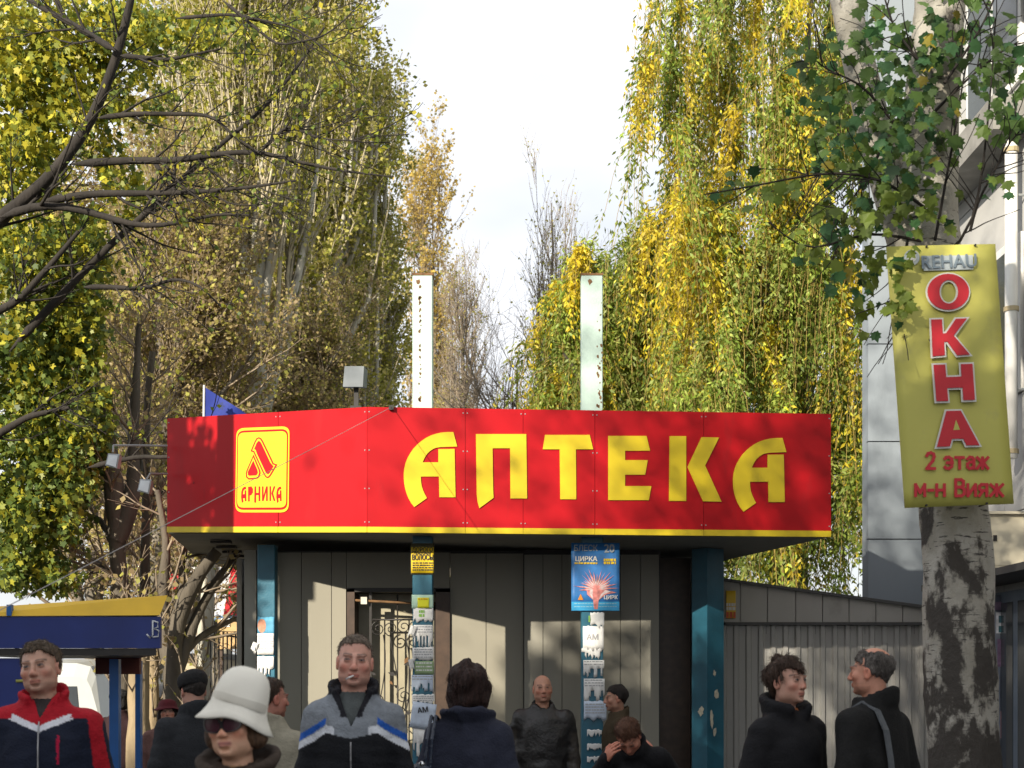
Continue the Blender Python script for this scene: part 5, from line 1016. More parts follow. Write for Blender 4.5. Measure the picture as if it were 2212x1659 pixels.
class Vol:
    def __init__(s, xs, ys, zs):
        s.xs, s.ys, s.zs = xs, ys, zs; s.D = np.full((len(xs), len(ys), len(zs)), .5, np.float32)
    def _sub(s, lo, hi):
        r = []
        for a, l, h in ((s.xs, lo[0], hi[0]), (s.ys, lo[1], hi[1]), (s.zs, lo[2], hi[2])):
            i, j = np.searchsorted(a, l), np.searchsorted(a, h)
            if j - i < 1: return None
            r.append(slice(i, j))
        return tuple(r)
    def pts(s, sb):
        return s.xs[sb[0]][:, None, None], s.ys[sb[1]][None, :, None], s.zs[sb[2]][None, None, :]
    def mix(s, sb, d, k, sub=False):
        a = s.D[sb]
        if sub:
            d = -d; h = np.clip(.5 - .5*(d - a)/k, 0, 1); s.D[sb] = a + (d - a)*(1 - h) + k*h*(1 - h) if False else np.where(True, d*(1-h) + a*h + k*h*(1-h), 0)
        else:
            h = np.clip(.5 + .5*(a - d)/k, 0, 1); s.D[sb] = a*(1-h) + d*h - k*h*(1-h)
    def ell(s, c, r, k=.02, fr=None, sub=False):
        c = np.array(c, float); r = np.array([r]*3 if np.isscalar(r) else r, float); R, t = fr if fr is not None else (np.eye(3), np.zeros(3)); w = R @ c + t; m = r.max() + k + .015
        sb = s._sub(w - m, w + m)
        if sb is None: return
        X, Y, Z = s.pts(sb); X, Y, Z = X - w[0], Y - w[1], Z - w[2]
        if fr is not None: X, Y, Z = R[0, 0]*X + R[1, 0]*Y + R[2, 0]*Z, R[0, 1]*X + R[1, 1]*Y + R[2, 1]*Z, R[0, 2]*X + R[1, 2]*Y + R[2, 2]*Z
        k0 = np.sqrt((X/r[0])**2 + (Y/r[1])**2 + (Z/r[2])**2); k1 = np.sqrt((X/r[0]**2)**2 + (Y/r[1]**2)**2 + (Z/r[2]**2)**2); d = k0*(k0 - 1)/np.maximum(k1, 1e-6); s.mix(sb, d, k, sub)
    def cap(s, a, b, ra, rb, k=.02, fr=None, sub=False, sq=1.):
        a = np.array(a, float); b = np.array(b, float)
        if fr is not None: a = fr[0] @ a + fr[1]; b = fr[0] @ b + fr[1]
        m = max(ra, rb) + k + .015; sb = s._sub(np.minimum(a, b) - m, np.maximum(a, b) + m)
        if sb is None: return
        X, Y, Z = s.pts(sb); X, Y, Z = X - a[0], (Y - a[1])*sq, Z - a[2]; v = b - a; v[1] *= sq; h = np.clip((X*v[0] + Y*v[1] + Z*v[2])/(v @ v), 0, 1)
        d = np.sqrt((X - v[0]*h)**2 + (Y - v[1]*h)**2 + (Z - v[2]*h)**2) - (ra + (rb - ra)*h); s.mix(sb, d, k, sub)
    def wrinkle(s, seed, amp, fr_=(14, 14, 26), n=7):
        rg = np.random.default_rng(seed); X, Y, Z = s.xs[:, None, None], s.ys[None, :, None], s.zs[None, None, :]; w = 0
        for i in range(n):
            k = rg.normal(size=3)*np.array(fr_)*(1 + .5*i/n); w = w + np.sin(k[0]*X + k[1]*Y + k[2]*Z + rg.uniform(0, 6.28))/(1 + .3*i)
        s.D += (amp*np.abs(w) - amp).astype(np.float32)*(np.abs(s.D) < .1)
def rot(yaw=0, pitch=0, roll=0):
    return np.array(Matrix.Rotation(math.radians(yaw), 3, 'Z') @ Matrix.Rotation(math.radians(pitch), 3, 'X') @ Matrix.Rotation(math.radians(roll), 3, 'Y'))
M_SKIN = mat('skin', (0, 0, 0), .5, .07, 45, .12, 260, attr=True, spec=.35)
M_SKIN.node_tree.nodes['Principled BSDF'].inputs['Subsurface Weight'].default_value = .12
M_SKIN.node_tree.nodes['Principled BSDF'].inputs['Subsurface Radius'].default_value = (.012, .005, .003)
M_CLOTH = mat('cloth', (0, 0, 0), .85, .12, 30, .35, 90, attr=True, spec=.25)
M_HAIRM = mat('hair', (0, 0, 0), .55, .35, 90, .8, 220, attr=True, stretch=(1, 1, .25), spec=.3)
# one relaxed hand: wrist at the origin, fingers towards -Z, palm towards +X, thumb towards -Y
def make_hand():
    v = Vol(ax_((-.05, .06, .0046)), ax_((-.085, .055, .0046)), ax_((-.20, .05, .0046)))
    v.ell((0, 0, -.055), (.016, .040, .048), .01); v.cap((0, 0, .045), (0, 0, -.01), .030, .026, .02, sq=.9)
    for y, l, z0 in ((-.030, .072, -.092), (-.010, .082, -.098), (.011, .076, -.096), (.029, .060, -.088)):
        a = np.array([0, y, z0 + .012]); b = a + [.010, 0, -l*.45]; c = b + [.018, 0, -l*.30]; e = c + [.018, 0, -l*.16]
        v.cap(a, b, .0098, .0090, .005); v.cap(b, c, .0090, .0080, .004); v.cap(c, e, .0080, .0068, .004)
    v.cap((.004, -.028, -.025), (.014, -.056, -.058), .014, .0105, .010); v.cap((.014, -.056, -.058), (.024, -.060, -.088), .0105, .008, .005)
    return nets(v.xs, v.ys, v.zs, v.D)
HAND = make_hand()
def lathe(prof, n=40, wob=None):
    V, Fc = [], []
    for j, (r, z) in enumerate(prof):
        for i in range(n):
            a = 2*math.pi*i/n; rr, zz = (r, z) if wob is None else wob(r, z, a); V.append((rr*math.cos(a), rr*math.sin(a), zz))
    for j in range(len(prof) - 1):
        for i in range(n): Fc.append((j*n+i, j*n+(i+1) % n, (j+1)*n+(i+1) % n, (j+1)*n+i))
    return np.array(V), Fc
def person(label, x, eye_y, d, rz, sp, group='people by the kiosk'):
    """sp: skin, hair dict, head (yaw,pitch,roll), jacket colour function, build, arms, fine (head grid step)"""
    eye = HC + (HY - eye_y)/F*d; low = sp.get('low', 0.); s = (eye + low)/1.632
    X0 = (x - 1106)/F*d; t = thing('person', label, 'person', (X0, d, 0), group); t.rotation_euler = (0, 0, math.radians(rz)); t.scale = (s, s, s)
    bend = math.radians(sp.get('bend', 0)); BR = np.array(Matrix.Rotation(bend, 3, 'X')); hip = np.array([0, .02, .95])
    def bp(p): p = np.array(p, float); return hip + BR @ (p - hip)
    up_fr = (BR, hip - BR @ hip); hR = BR @ rot(*sp.get('head', (0, 0, 0))); neck = bp((0, .015, 1.50)); hc = neck + hR @ np.array([0, -.022, .132]); fr = (hR, hc)
    h = sp.get('fine', .0072 if d < 9 else .0095); bw = sp.get('w', 1.); fem = sp.get('fem', 0)
    e = .16; v = Vol(ax_((-.46, hc[0]-.11, .021), (hc[0]-.11, hc[0]+.11, h), (hc[0]+.11, .46, .021)), ax_((hc[1]-.7 if bend else -.45, hc[1]-.15, .021), (hc[1]-.15, hc[1]+.15, h), (hc[1]+.15, max(.30, hc[1]+.2), .021)), ax_((-.02, neck[2]-.07, .021), (neck[2]-.07, hc[2]+.16, h)))
    # --- inner body
    jn = {}
    for sgn in (-1, 1):
        sh = bp((sgn*.168*bw, .01, 1.370)); arm = sp.get('arm%+d' % sgn, None)
        if arm is None: el = bp((sgn*.228*bw, .035, 1.12)); wr = bp((sgn*.240*bw, -.035, .87))
        else: el, wr = np.array(arm[0], float), np.array(arm[1], float)
        jn[sgn] = (sh, el, wr); v.cap(sh, el, .040, .034, .03); v.cap(el, wr, .036, .026, .02)
        hp = np.array([sgn*.09, .02, .92]); kn = np.array([sgn*.10, .0, .50]); an = np.array([sgn*.10, .03, .08]); v.cap(hp, kn, .072, .052, .03); v.cap(kn, an, .050, .034, .02); v.cap(an + [0, 0, -.04], an + [sgn*.01, -.13, -.05], .034, .026, .02)
    v.ell((0, .02, .96), (.14, .095, .12), .05); v.ell(bp((0, .015, 1.22)), (.145*bw, .095, .24), .06); v.cap(bp((-.135*bw, .015, 1.370)), bp((.135*bw, .015, 1.370)), .040, .040, .05)
    v.cap(bp((0, .02, 1.40)), fr[0] @ np.array([0, .020, -.055]) + fr[1], .062, .056 - .008*fem, .03)
    # --- head
    fw = sp.get('face', 1.); E = lambda c, r, k=.015, sub=False: v.ell(c, r, k, fr, sub)
    E((0, .020, .030), (.076*fw, .094, .086), .02); E((0, -.016, -.030), (.065*fw, .074, .084), .025); E((0, -.028, -.080), (.047*fw, .048, .034), .03); E((0, -.070, -.100), (.022, .018, .015), .022)
    for q in (-1, 1):
        E((q*.046*fw, -.056, -.026), (.022, .022, .020), .022); E((q*.052*fw, -.01, -.065), (.016, .03, .03), .03)
        E((q*.032, -.099, .000), (.021, .019, .0125), .012, True)          # socket
        E((q*.032, -.0775, .0005), (.0165, .012, .0115), .006)              # lidded eyeball
        E((q*.030, -.0825, .021), (.024, .012, .007), .012)                # brow
        E((q*.0125, -.098, -.041), (.0085, .010, .0075), .006)             # nostril wing
        E((q*.079*fw, .012, -.012), (.010, .021, .033), .006); E((q*.087*fw, .006, -.010), (.006, .011, .020), .006, True)
    nf = .010*fem; v.cap((0, -.086, .014), (0, -.105 + nf, -.030), .0085, .0110 - .002*fem, .012, fr); E((0, -.107 + nf, -.036), (.0130 - .002*fem, .0120, .0105), .009)
    E((0, -.084, -.0645), (.025, .013, .0065), .006); E((0, -.083, -.0755), (.021, .013, .0080), .006); E((0, -.082, -.090), (.016, .008, .005), .01, True)
    V, Q = nets(v.xs, v.ys, v.zs, v.D)
    # --- skin painting in head space: lips, brows, eyes, beard shadow
    L = (V - hc) @ hR; x_, y_, z_ = L[:, 0], L[:, 1], L[:, 2]; sk = np.clip(np.array(sp.get('skin', (.42, .23, .16)))*1.22, 0, .8); C = np.tile(sk, (len(V), 1)); front = y_ < -.03
    def blend(m, col): 
        nonlocal C
        m = np.clip(m, 0, 1)[:, None]; C = C*(1-m) + np.array(col)*m
    red = sk*np.array([1.10, .72, .68]); g = lambda cx, cz, sx_, sz_: np.exp(-((np.abs(x_) - cx)/sx_)**2 - ((z_ - cz)/sz_)**2)*front
    blend(.75*g(.045, -.035, .022, .022), red); blend(.6*np.exp(-(x_/.016)**2 - ((z_ + .034)/.02)**2)*front, red); blend(.5*(np.abs(x_) > .074), red)
    if not fem: blend(.45*np.exp(-((z_ + .085)/.032)**2)*(y_ < .02)*(np.abs(z_ + .07) > .008), sk*np.array([.62, .62, .66]))
    lipm = np.exp(-(np.maximum(np.abs(x_) - .021, 0)/.004)**2 - ((z_ + .070)/.0085)**4)*(y_ < -.07); blend(lipm*.8, sp.get('lip', tuple(sk*np.array([.85, .42, .42])))); blend(np.exp(-(np.maximum(np.abs(x_) - .020, 0)/.004)**2 - ((z_ + .0702)/.0018)**2)*(y_ < -.06)*.8, sk*.22)
    dx = (np.abs(x_) - .032)/.0150; op = sp.get('eye', .0048)*np.clip(1 - dx*dx, 0, 1); ez_ = z_ - .0005; m = front & (np.abs(dx) < 1)
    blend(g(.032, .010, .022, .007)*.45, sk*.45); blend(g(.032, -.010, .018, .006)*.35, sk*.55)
    blend((m & (np.abs(ez_) < op)).astype(float)*.9, (.20, .17, .16)); blend((m & (np.abs(ez_) < op) & (np.abs(np.abs(x_) - .032) < .0062)).astype(float), (.025, .03, .035)); blend((m & (ez_ > op*.55) & (ez_ < op + .0032)).astype(float)*.85, (.03, .022, .02))
    hcol = np.array(sp.get('hair', {}).get('col', (.06, .04, .03))); bw_ = np.exp(-((z_ - .022 - .006*np.sqrt(np.clip(np.abs(x_)/.05, 0, 1)) + .25*np.maximum(np.abs(x_) - .04, 0))/.0042)**2)*(np.abs(x_) > .012)*(np.abs(x_) < .054)*(y_ < -.05); blend(bw_*.92, hcol*.55)
    # hands join the wrists
    HV, HQ = HAND
    for sgn in (-1, 1):
        sh, el, wr = jn[sgn]; dz = -unit(wr - el); a = sp.get('palm%+d' % sgn, np.array([-sgn, 0., 0.])); a = unit(np.array(a, float) - dz*(np.array(a, float) @ dz)); by = np.cross(dz, a); R = np.stack([a, by, dz], 1)
        W_ = HV.copy(); QQ = HQ
        if sgn > 0: W_ = W_*[1, -1, 1]; QQ = HQ[:, ::-1]
        if (by[1] > 0) == (sgn < 0): pass
        V = np.concatenate([V, W_ @ R.T + wr]); Q = np.concatenate([Q, QQ + len(V) - len(HV)]); C = np.concatenate([C, np.tile(sk*np.array([1.02, .92, .9]), (len(HV), 1))])
    me = fastmesh('body', V, Q); smooth(me); setcol(me, np.clip(C, .005, .9)); put('body', me, M_SKIN, t)
    # --- coat
    gj = sp.get('cg', .016); b = sp.get('belly', 1.); v = Vol(ax_((-.50, .50, gj)), ax_((-.75 if bend else -.50, .32, gj)), ax_((.30 if sp.get('coat') else .70, 1.66, gj)))
    v.ell(bp((0, .012, 1.14)), (.185*bw*b, .138*b, .33), .06, up_fr if bend else None); v.ell(bp((0, .0, 1.27)), (.185*bw, .128, .17), .06); v.cap(bp((0, .014, 1.400)), bp((.150*bw, .012, 1.358)), .085, .070, .05); v.cap(bp((0, .014, 1.400)), bp((-.150*bw, .012, 1.358)), .085, .070, .05); v.cap(bp((-.05, .028, 1.455)), bp((.05, .028, 1.455)), .055, .055, .07)
    v.ell((0, .015, .90), (.188*bw*b, .142*b, .16), .06)
    if sp.get('coat'): v.cap((0, .015, .95), (0, .015, .50), .165*bw, .20*bw, .08, sq=1.25)
    for sgn in (-1, 1):
        sh, el, wr = jn[sgn]; pf = sp.get('puff', 1.); v.cap(sh, el, .078*pf, .064*pf, .035); v.cap(el, wr, .064*pf, .048*pf, .025)
        v.cap(wr - unit(wr - el)*.02, wr + unit(wr - el)*.02, .042, .042, .008)
    col_h = sp.get('collar', .05); cr_ = sp.get('collar_r', .082); gap = sp.get('gap', .0)       # standing collar: ring of small capsules
    n = 26
    for i in range(n):
        a = 2*math.pi*i/n; f = abs(((a - math.pi*1.5 + math.pi) % (2*math.pi)) - math.pi)
        if f < gap: continue
        flare = sp.get('flare', .1); lo = bp((cr_*math.cos(a)*1.02, .020 + cr_*math.sin(a)*.98, 1.462 + .02*math.sin(a))); hi = bp((cr_*(1+flare)*math.cos(a), .020 + cr_*(1+flare)*math.sin(a), 1.462 + col_h + .035*math.sin(a)*(1 if col_h > .03 else .5))); v.cap(lo, hi, .017*sp.get('cthick', 1), .013*sp.get('cthick', 1), .012)
    v.wrinkle(sp.get('seed', 1), sp.get('wr', .0040)*1.25, sp.get('wf', (15, 12, 9))); v.wrinkle(sp.get('seed', 1) + 50, .0022, (16, 12, 34), 4)
    # neck opening
    v.cap(bp((0, .018, 1.40)), fr[0] @ np.array([0, .02, -.02]) + fr[1] + np.array([0, 0, .04]), .060, .066, .006, sub=True)
    if sp.get('vee'):
        X, Y, Z = v.xs[:, None, None], v.ys[None, :, None], v.zs[None, None, :]; w = np.maximum(np.abs(X) - (Z - sp['vee'])*.42, np.maximum(Y + .015, sp['vee'] - Z)); v.D = np.maximum(v.D, -w*.8).astype(np.float32)
    V, Q = nets(v.xs, v.ys, v.zs, v.D); U = (V - hip) @ BR + hip; ar = np.zeros(len(V), bool)
    for sgn in (-1, 1):
        sh, el, wr = jn[sgn]
        for p, q in ((sh, el), (el, wr)):
            w = q - p; f = np.clip(((V - p) @ w)/(w @ w), 0, 1); ar |= (np.linalg.norm(V - p - f[:, None]*w, axis=1) < .085) & (np.abs(U[:, 0]) > .20*bw)
    C = sp['paint'](U, ar); me = fastmesh('jacket', V, Q); smooth(me); setcol(me, np.clip(C, .003, .9)); jk = put('coat' if sp.get('coat') else 'jacket', me, sp.get('cm', M_CLOTH), t)
    if sp.get('zip'): 
        zz = np.linspace(1.06, sp['zip'], 14); P = [bp((0.002*math.sin(q*30), -.012, q)) for q in zz]; mbz = MB()
        fy = []
        for q in zz:
            m = (np.abs(U[:, 0]) < .015) & (np.abs(U[:, 2] - q) < .02) & (U[:, 1] < 0); fy.append(U[m, 1].min() if m.any() else -.13)
        mbz.tube([(0.0, fy[i] - .001, q) for i, q in enumerate(zz)], .004, 5); me = _mesh('zip', mbz.V, mbz.F); put('zip', me, mat('zip_metal', (.32, .32, .33), .35, metal=.6), jk)
    if sp.get('shirt'):
        v = Vol(ax_((-.12, .12, .008)), ax_((-.20, .16, .008)), ax_((1.28, 1.50, .008))); v.ell((0, .0, 1.36), (.10, .104, .12), .02); v.cap((0, .018, 1.38), (0, .012, 1.465), .066, .064, .03); V, Q = nets(v.xs, v.ys, v.zs, v.D)
        me = fastmesh('shirt', V, Q); smooth(me); setcol(me, np.tile(sp['shirt'], (len(V), 1))); put('shirt', me, M_CLOTH, t)
    # --- trousers and shoes
    v = Vol(ax_((-.30, .30, .026)), ax_((-.25, .25, .026)), ax_((-.03, 1.12, .026))); v.ell((0, .02, .95), (.165, .12, .13), .05)
    for sgn in (-1, 1): v.cap((sgn*.09, .02, .92), (sgn*.10, .0, .50), .092, .072, .03); v.cap((sgn*.10, .0, .50), (sgn*.10, .03, .10), .072, .062, .02)
    V, Q = nets(v.xs, v.ys, v.zs, v.D); me = fastmesh('trousers', V, Q); smooth(me); setcol(me, np.tile(sp.get('trousers', (.02, .02, .022)), (len(V), 1))); put('trousers', me, M_CLOTH, t)
    for sgn in (-1, 1):
        v = Vol(ax_((sgn*.105 - .08, sgn*.105 + .08, .015)), ax_((-.22, .14, .015)), ax_((-.02, .14, .015))); v.cap((sgn*.10, .04, .045), (sgn*.115, -.12, .035), .046, .040, .03); v.cap((sgn*.10, .035, .06), (sgn*.10, .03, .11), .045, .042, .02); v.D = np.maximum(v.D, (.004 - v.zs)[None, None, :]); V, Q = nets(v.xs, v.ys, v.zs, v.D)
        me = fastmesh('shoe', V, Q); smooth(me); setcol(me, np.tile((.015, .013, .012), (len(V), 1))); put('shoe', me, M_CLOTH, t)
    # --- hair
    H = sp.get('hair')
    if H and H.get('style'):
        hh = H.get('g', max(h*1.2, .006)); v = Vol(ax_((-.14, .14, hh)), ax_((-.15, .16, hh)), ax_((-.24, .16, hh))); th_ = H.get('th', .008); st_ = H['style']
        X, Y, Z = v.xs[:, None, None], v.ys[None, :, None], v.zs[None, None, :]
        if st_ in ('short', 'receding'):
            v.ell((0, .021, .031), (.0765*fw + th_, .095 + th_, .087 + th_*1.2), .01); zf = H.get('line', (.072, 0))[0]
            ph = np.degrees(np.arctan2(np.abs(X), -(Y - .022))); zl_ = np.interp(ph, [0, 30, 46, 60, 74, 84, 92, 106, 130, 180], [zf, zf - .002, zf - .012, zf - .032, .018, -.022, -.006, -.012, -.062, -.082])
            v.D = np.maximum(v.D, (zl_ - Z)*.75).astype(np.float32)
            if st_ == 'receding': 
                q = np.sqrt(X**2/1.2 + ((Y - H.get('spot', .02))/1.3)**2 + (Z - .13)**2) - H.get('bald', .085); v.D = np.maximum(v.D, -q).astype(np.float32)
        elif st_ == 'bob':
            ln = H.get('len', .13); v.ell((0, .026, .030), (.093, .108, .100), .03); v.ell((0, .042, -.05), (.098, .085, ln*.8), .05); 
            for q in (-1, 1): v.ell((q*.078, .01, -.05), (.026, .05, ln*.7), .03)
            cut = np.sqrt((X/.064)**2 + ((Y + .115)/.085)**2 + ((Z + .035)/.098)**2) - 1; v.D = np.maximum(v.D, -cut*.06).astype(np.float32)
        rgh = np.random.default_rng(H.get('seed', 3)); w = 0
        for i in range(9): k = rgh.normal(size=3)*np.array([95, 70, 30]); w = w + np.sin(k[0]*X + k[1]*Y + k[2]*Z + rgh.uniform(0, 6.28))
        v.D += (H.get('rough', .0016)*w).astype(np.float32); V, Q = nets(v.xs, v.ys, v.zs, v.D)
        if len(V): me = fastmesh('hair', V @ hR.T + hc, Q); smooth(me); setcol(me, np.clip(np.tile(H['col'], (len(V), 1))*(1 + .25*np.sin(V[:, :1]*240 + V[:, 1:2]*180)), .003, .9)); put('hair', me, M_HAIRM, t)
        if len(V) and (h < .0075 or H.get('st')) and H.get('ns', 1):
            ns = H.get('ns', 1800); lng = .05 if st_ == 'bob' else max(.014, th_*1.6); ok_ = np.nonzero(V[:, 2] < (.07 if st_ == 'bob' else 9))[0]; ii = ok_[rgh.integers(0, len(ok_), ns)]; B0 = V[ii]; N_ = unit((B0 - [0, .02, .02])/np.array([.0065, .0100, .0085])); dn = np.array([0, .25, -1.]) if st_ == 'bob' else np.array([0, -.25, -.75])
            T_ = unit(dn - (N_ @ dn)[:, None]*N_ + rgh.normal(size=(ns, 3))*.20); Ls = lng*rgh.uniform(.5, 1.15, ns)[:, None]; lift = .05 if st_ == 'bob' else .18
            PP = np.stack([B0 - N_*.003, B0 + T_*Ls*.5 + N_*Ls*lift*.8, B0 + T_*Ls + N_*Ls*(lift*.5)], 1); v2, q2 = tubes(PP, np.tile([.0011, .0009, .0004], (ns, 1)), 3)
            me = fastmesh('hair_strands', v2 @ hR.T + hc, q2); smooth(me); setcol(me, np.repeat(np.clip(np.array(H['col'])*rgh.uniform(.5, 1.7, (ns, 1)), .003, .9), 9, 0)); put('hair_strands', me, M_HAIRM, t)
    return t, hR, hc, bp
def flat(c, arm=None):
    c = np.array(c)
    def f(U, ar):
        C = np.tile(c, (len(U), 1))
        if arm is not None: C[ar] = arm
        return C
    return f
def addmesh(name, V, Fc, m, t, R, c, cols=None, sm=True):
    me = _mesh(name, np.asarray(V, float) @ np.array(R).T + np.array(c), Fc)
    if sm: smooth(me)
    if cols is not None: setcol(me, np.tile(cols, (len(me.vertices), 1)))
    return put(name, me, m, t)
# 1 man at the left edge, navy and red jacket
def paint1(U, ar):
    x, y, z = U.T; ax = np.abs(x); C = np.tile((.010, .014, .030), (len(U), 1)); red = (.36, .008, .018); zw = 1.372 + .42*ax - .15*np.maximum(ax - .13, 0)
    C[(z > zw) & (ax < .135)] = red; C[(z > zw - .030) & (z <= zw) & (ax < .140) & (y < .02)] = (.62, .63, .68)
    band = (z > 1.405 - .1*np.maximum(ax - .16, 0)) & (ax > .13); C[band] = red
    arm_b = (ax > .205 + .10*np.maximum(1.40 - z, 0)) & (ax < .262 + .17*np.maximum(1.36 - z, 0)) & (y < .05) & (z < 1.42); C[arm_b] = red
    C[(np.abs(x - .085) < .006) & (z > 1.20) & (z < 1.33) & (y < 0)] = (.42, .01, .05); return C
t1, R1, c1, bp1 = person('man in navy and red jacket with white collar stripe at the left edge', 95, 1443, 6.8, 8, dict(fine=.0042, skin=(.40, .235, .17), hair=dict(style='short', col=(.085, .060, .038), th=.010, line=(.074, 0), rough=.0020), head=(-9, -5, -8), paint=paint1, cg=.0064, w=1.06, belly=1.08, puff=1.1, face=1.04, collar=.06, gap=.55, flare=.22, vee=1.405, eye=.0036, zip=1.39, shirt=(.035, .028, .028), seed=5, wr=.0045))
# 7 man with cigarette
def paint7(U, ar):
    x, y, z = U.T; ax = np.abs(x); C = np.tile((.010, .011, .014), (len(U), 1)); zb = np.where(ax < .17, 1.285 + .22*ax - .9*np.maximum(ax - .115, 0), 1.285 + .22*.17 - .9*.055 - .55*(ax - .17))
    C[z > zb] = (.19, .21, .235); wht = (.62, .65, .70); blu = (.02, .10, .42)
    C[(z > zb) & (z < zb + .034) & (ax > .075)] = wht; C[(z > zb + .034) & (z < zb + .068) & (ax > .115)] = blu
    C[(z > 1.478) | ((z > 1.38) & (ax < .050 + .5*np.maximum(z - 1.40, 0)) & (ax > .018) & (y < -.02))] = (.012, .012, .016)
    C[(np.abs(z - zb - .034) < .0025) & (ax > .115)] = (.3, .33, .36); return C
t7, R7, c7, bp7 = person('man with cigarette in grey and black tracksuit jacket', 763, 1428, 6.9, 2, dict(fine=.0042, skin=(.46, .25, .19), hair=dict(style='short', col=(.15, .115, .085), th=.004, line=(.078, 0), rough=.0012), head=(3, -2, 3), paint=paint7, cg=.0064, w=.90, collar=.055, gap=.62, flare=.30, vee=1.335, eye=.0034, zip=1.27, shirt=(.075, .085, .085), seed=8, wr=.0042, face=.98))
# 5 woman in cream hat and sunglasses
t5, R5, c5, bp5 = person('woman in cream bucket hat and dark sunglasses', 512, 1566, 4.6, -8, dict(fine=.0042, fem=1, skin=(.50, .29, .19), lip=(.42, .13, .13), hair=dict(style='bob', col=(.10, .055, .03), len=.05, ns=0), head=(-6, -4, -5), paint=flat((.045, .032, .024)), coat=1, cg=.012, w=.98, collar=.05, collar_r=.095, flare=.35, gap=.35, cthick=1.5, seed=9, cm=M_CLOTH, shirt=(.32, .18, .09), wr=.005), 'people near the viewer')
def hatwob(r, z, a): 
    k = max(0, (r - .10)/.08) if z < .06 else 0; return r*(1 + .03*math.sin(2*a + .6) + .02*math.sin(5*a)*(z < .06)), z - k*(.018*math.sin(a*2 + .3) + .012*math.cos(a*3 + 1)) - k*.012*math.cos(a)
prof = [(.136, -.018), (.139, -.012), (.124, .010), (.110, .036), (.1035, .052), (.102, .080), (.098, .112), (.091, .142), (.078, .166), (.057, .183), (.032, .191), (.002, .193)]
V, Fc = lathe(prof, 56, hatwob); V[:, :2] *= .95; V[:, 1] *= 1.10; V += .0035*np.sin(V*38 + V[:, [1, 2, 0]]*27); HR = R5 @ rot(0, -8, 16)
ht5 = addmesh('hat', V, Fc, mat('cream_felt', (.76, .73, .64), .9, .07, 5, .12, 160, spec=.2), t5, HR, c5 + R5 @ np.array([0, .012, .012])); so5 = ht5.modifiers.new('thickness', 'SOLIDIFY'); so5.thickness = .006
V, Fc = lathe([(.1052, .050), (.1060, .056), (.1052, .072), (.1040, .080)], 56); V[:, :2] *= .955; V[:, 1] *= 1.10; V += .0035*np.sin(V*38 + V[:, [1, 2, 0]]*27); addmesh('hat_band', V, Fc, mat('cream_felt_band', (.60, .57, .49), .9, .08, 9), t5, HR, c5 + R5 @ np.array([0, .012, .012]))
M_LENS = mat('dark_lens', (.045, .012, .020), .2, .1, 5, spec=.25); M_FRM = mat('black_frame', (.008, .007, .008), .25, .1, 5)
gl = thing('sunglasses', 'large dark plum sunglasses worn by the woman in the cream hat', 'sunglasses', (0, 0, 0)); gl.location = t5.location; gl.rotation_euler = t5.rotation_euler; gl.scale = t5.scale
def lensshape(q, k, yo):
    out = []
    for i in range(28):
        a = 2*math.pi*i/28; ca, sa = math.cos(a), math.sin(a); x = .0355 + k*.031*np.sign(ca)*abs(ca)**.75; z = -.003 + k*.0255*np.sign(sa)*abs(sa)**.8; out.append((q*x, -.1015 + yo + .35*max(0, x - .02)**1.2*1.0, z + .004*(x - .03)/.03))
    return out
for q in (-1, 1):
    o_ = lensshape(q, 1.16, 0); i_ = lensshape(q, .98, 0); Vv = o_ + i_ + [(a, b + .006, c) for a, b, c in o_] + [(a, b + .006, c) for a, b, c in i_]; n = 28
    Fr = [(i, (i+1) % n, n + (i+1) % n, n + i) for i in range(n)] + [(2*n + i, 3*n + i, 3*n + (i+1) % n, 2*n + (i+1) % n) for i in range(n)] + [(i, 2*n + i, 2*n + (i+1) % n, (i+1) % n) for i in range(n)] + [(n + i, n + (i+1) % n, 3*n + (i+1) % n, 3*n + i) for i in range(n)]
    addmesh('frame', Vv, Fr, M_FRM, gl, R5, c5, sm=False)
    l_ = lensshape(q, 1.0, .003); ctr = np.mean(l_, 0) + [0, -.003, 0]; addmesh('lens', l_ + [tuple(ctr)], [(i, (i+1) % n, n) for i in range(n)], M_LENS, gl, R5, c5)
    mbq = MB().tube([(q*.070, -.088, .006), (q*.080, -.03, .008), (q*.084, .02, .000)], .0035, 6); addmesh('temple', mbq.V, mbq.F, M_FRM, gl, R5, c5)
mbq = MB().tube([(-.008, -.106, .004), (0, -.109, .006), (.008, -.106, .004)], .003, 6); addmesh('bridge', mbq.V, mbq.F, M_FRM, gl, R5, c5)
# cigarette
def world(t, p): M = Matrix.LocRotScale(t.location, t.rotation_euler, t.scale); return np.array(M @ Vector(p))
m0 = c7 + R7 @ np.array([-.002, -.095, -.071]); m1 = c7 + R7 @ np.array([-.030, -.150, -.088]); A, B = world(t7, m0), world(t7, m1)
cg_ = thing('cigarette', 'lit cigarette between the lips of the man in grey jacket', 'cigarette', A); MB().tube([A, A*.3 + B*.7], .0042, 8).go('paper', M_PAPER, cg_); MB().tube([A*.3 + B*.7, B], .0042, 8).go('ash', mat('ash', (.35, .34, .34), .9), cg_)
# 8 woman from behind
t8, R8, c8_, bp8 = person('woman seen from behind with dark bobbed hair and bag strap', 1012, 1482, 7.3, 172, dict(fem=1, hair=dict(style='bob', col=(.030, .014, .011), len=.115, g=.006, rough=.0032), head=(-8, 4, 0), paint=flat((.022, .025, .042)), cg=.012, w=.96, belly=1.05, collar=.03, collar_r=.095, cthick=1.6, flare=.3, seed=12, wr=.006))
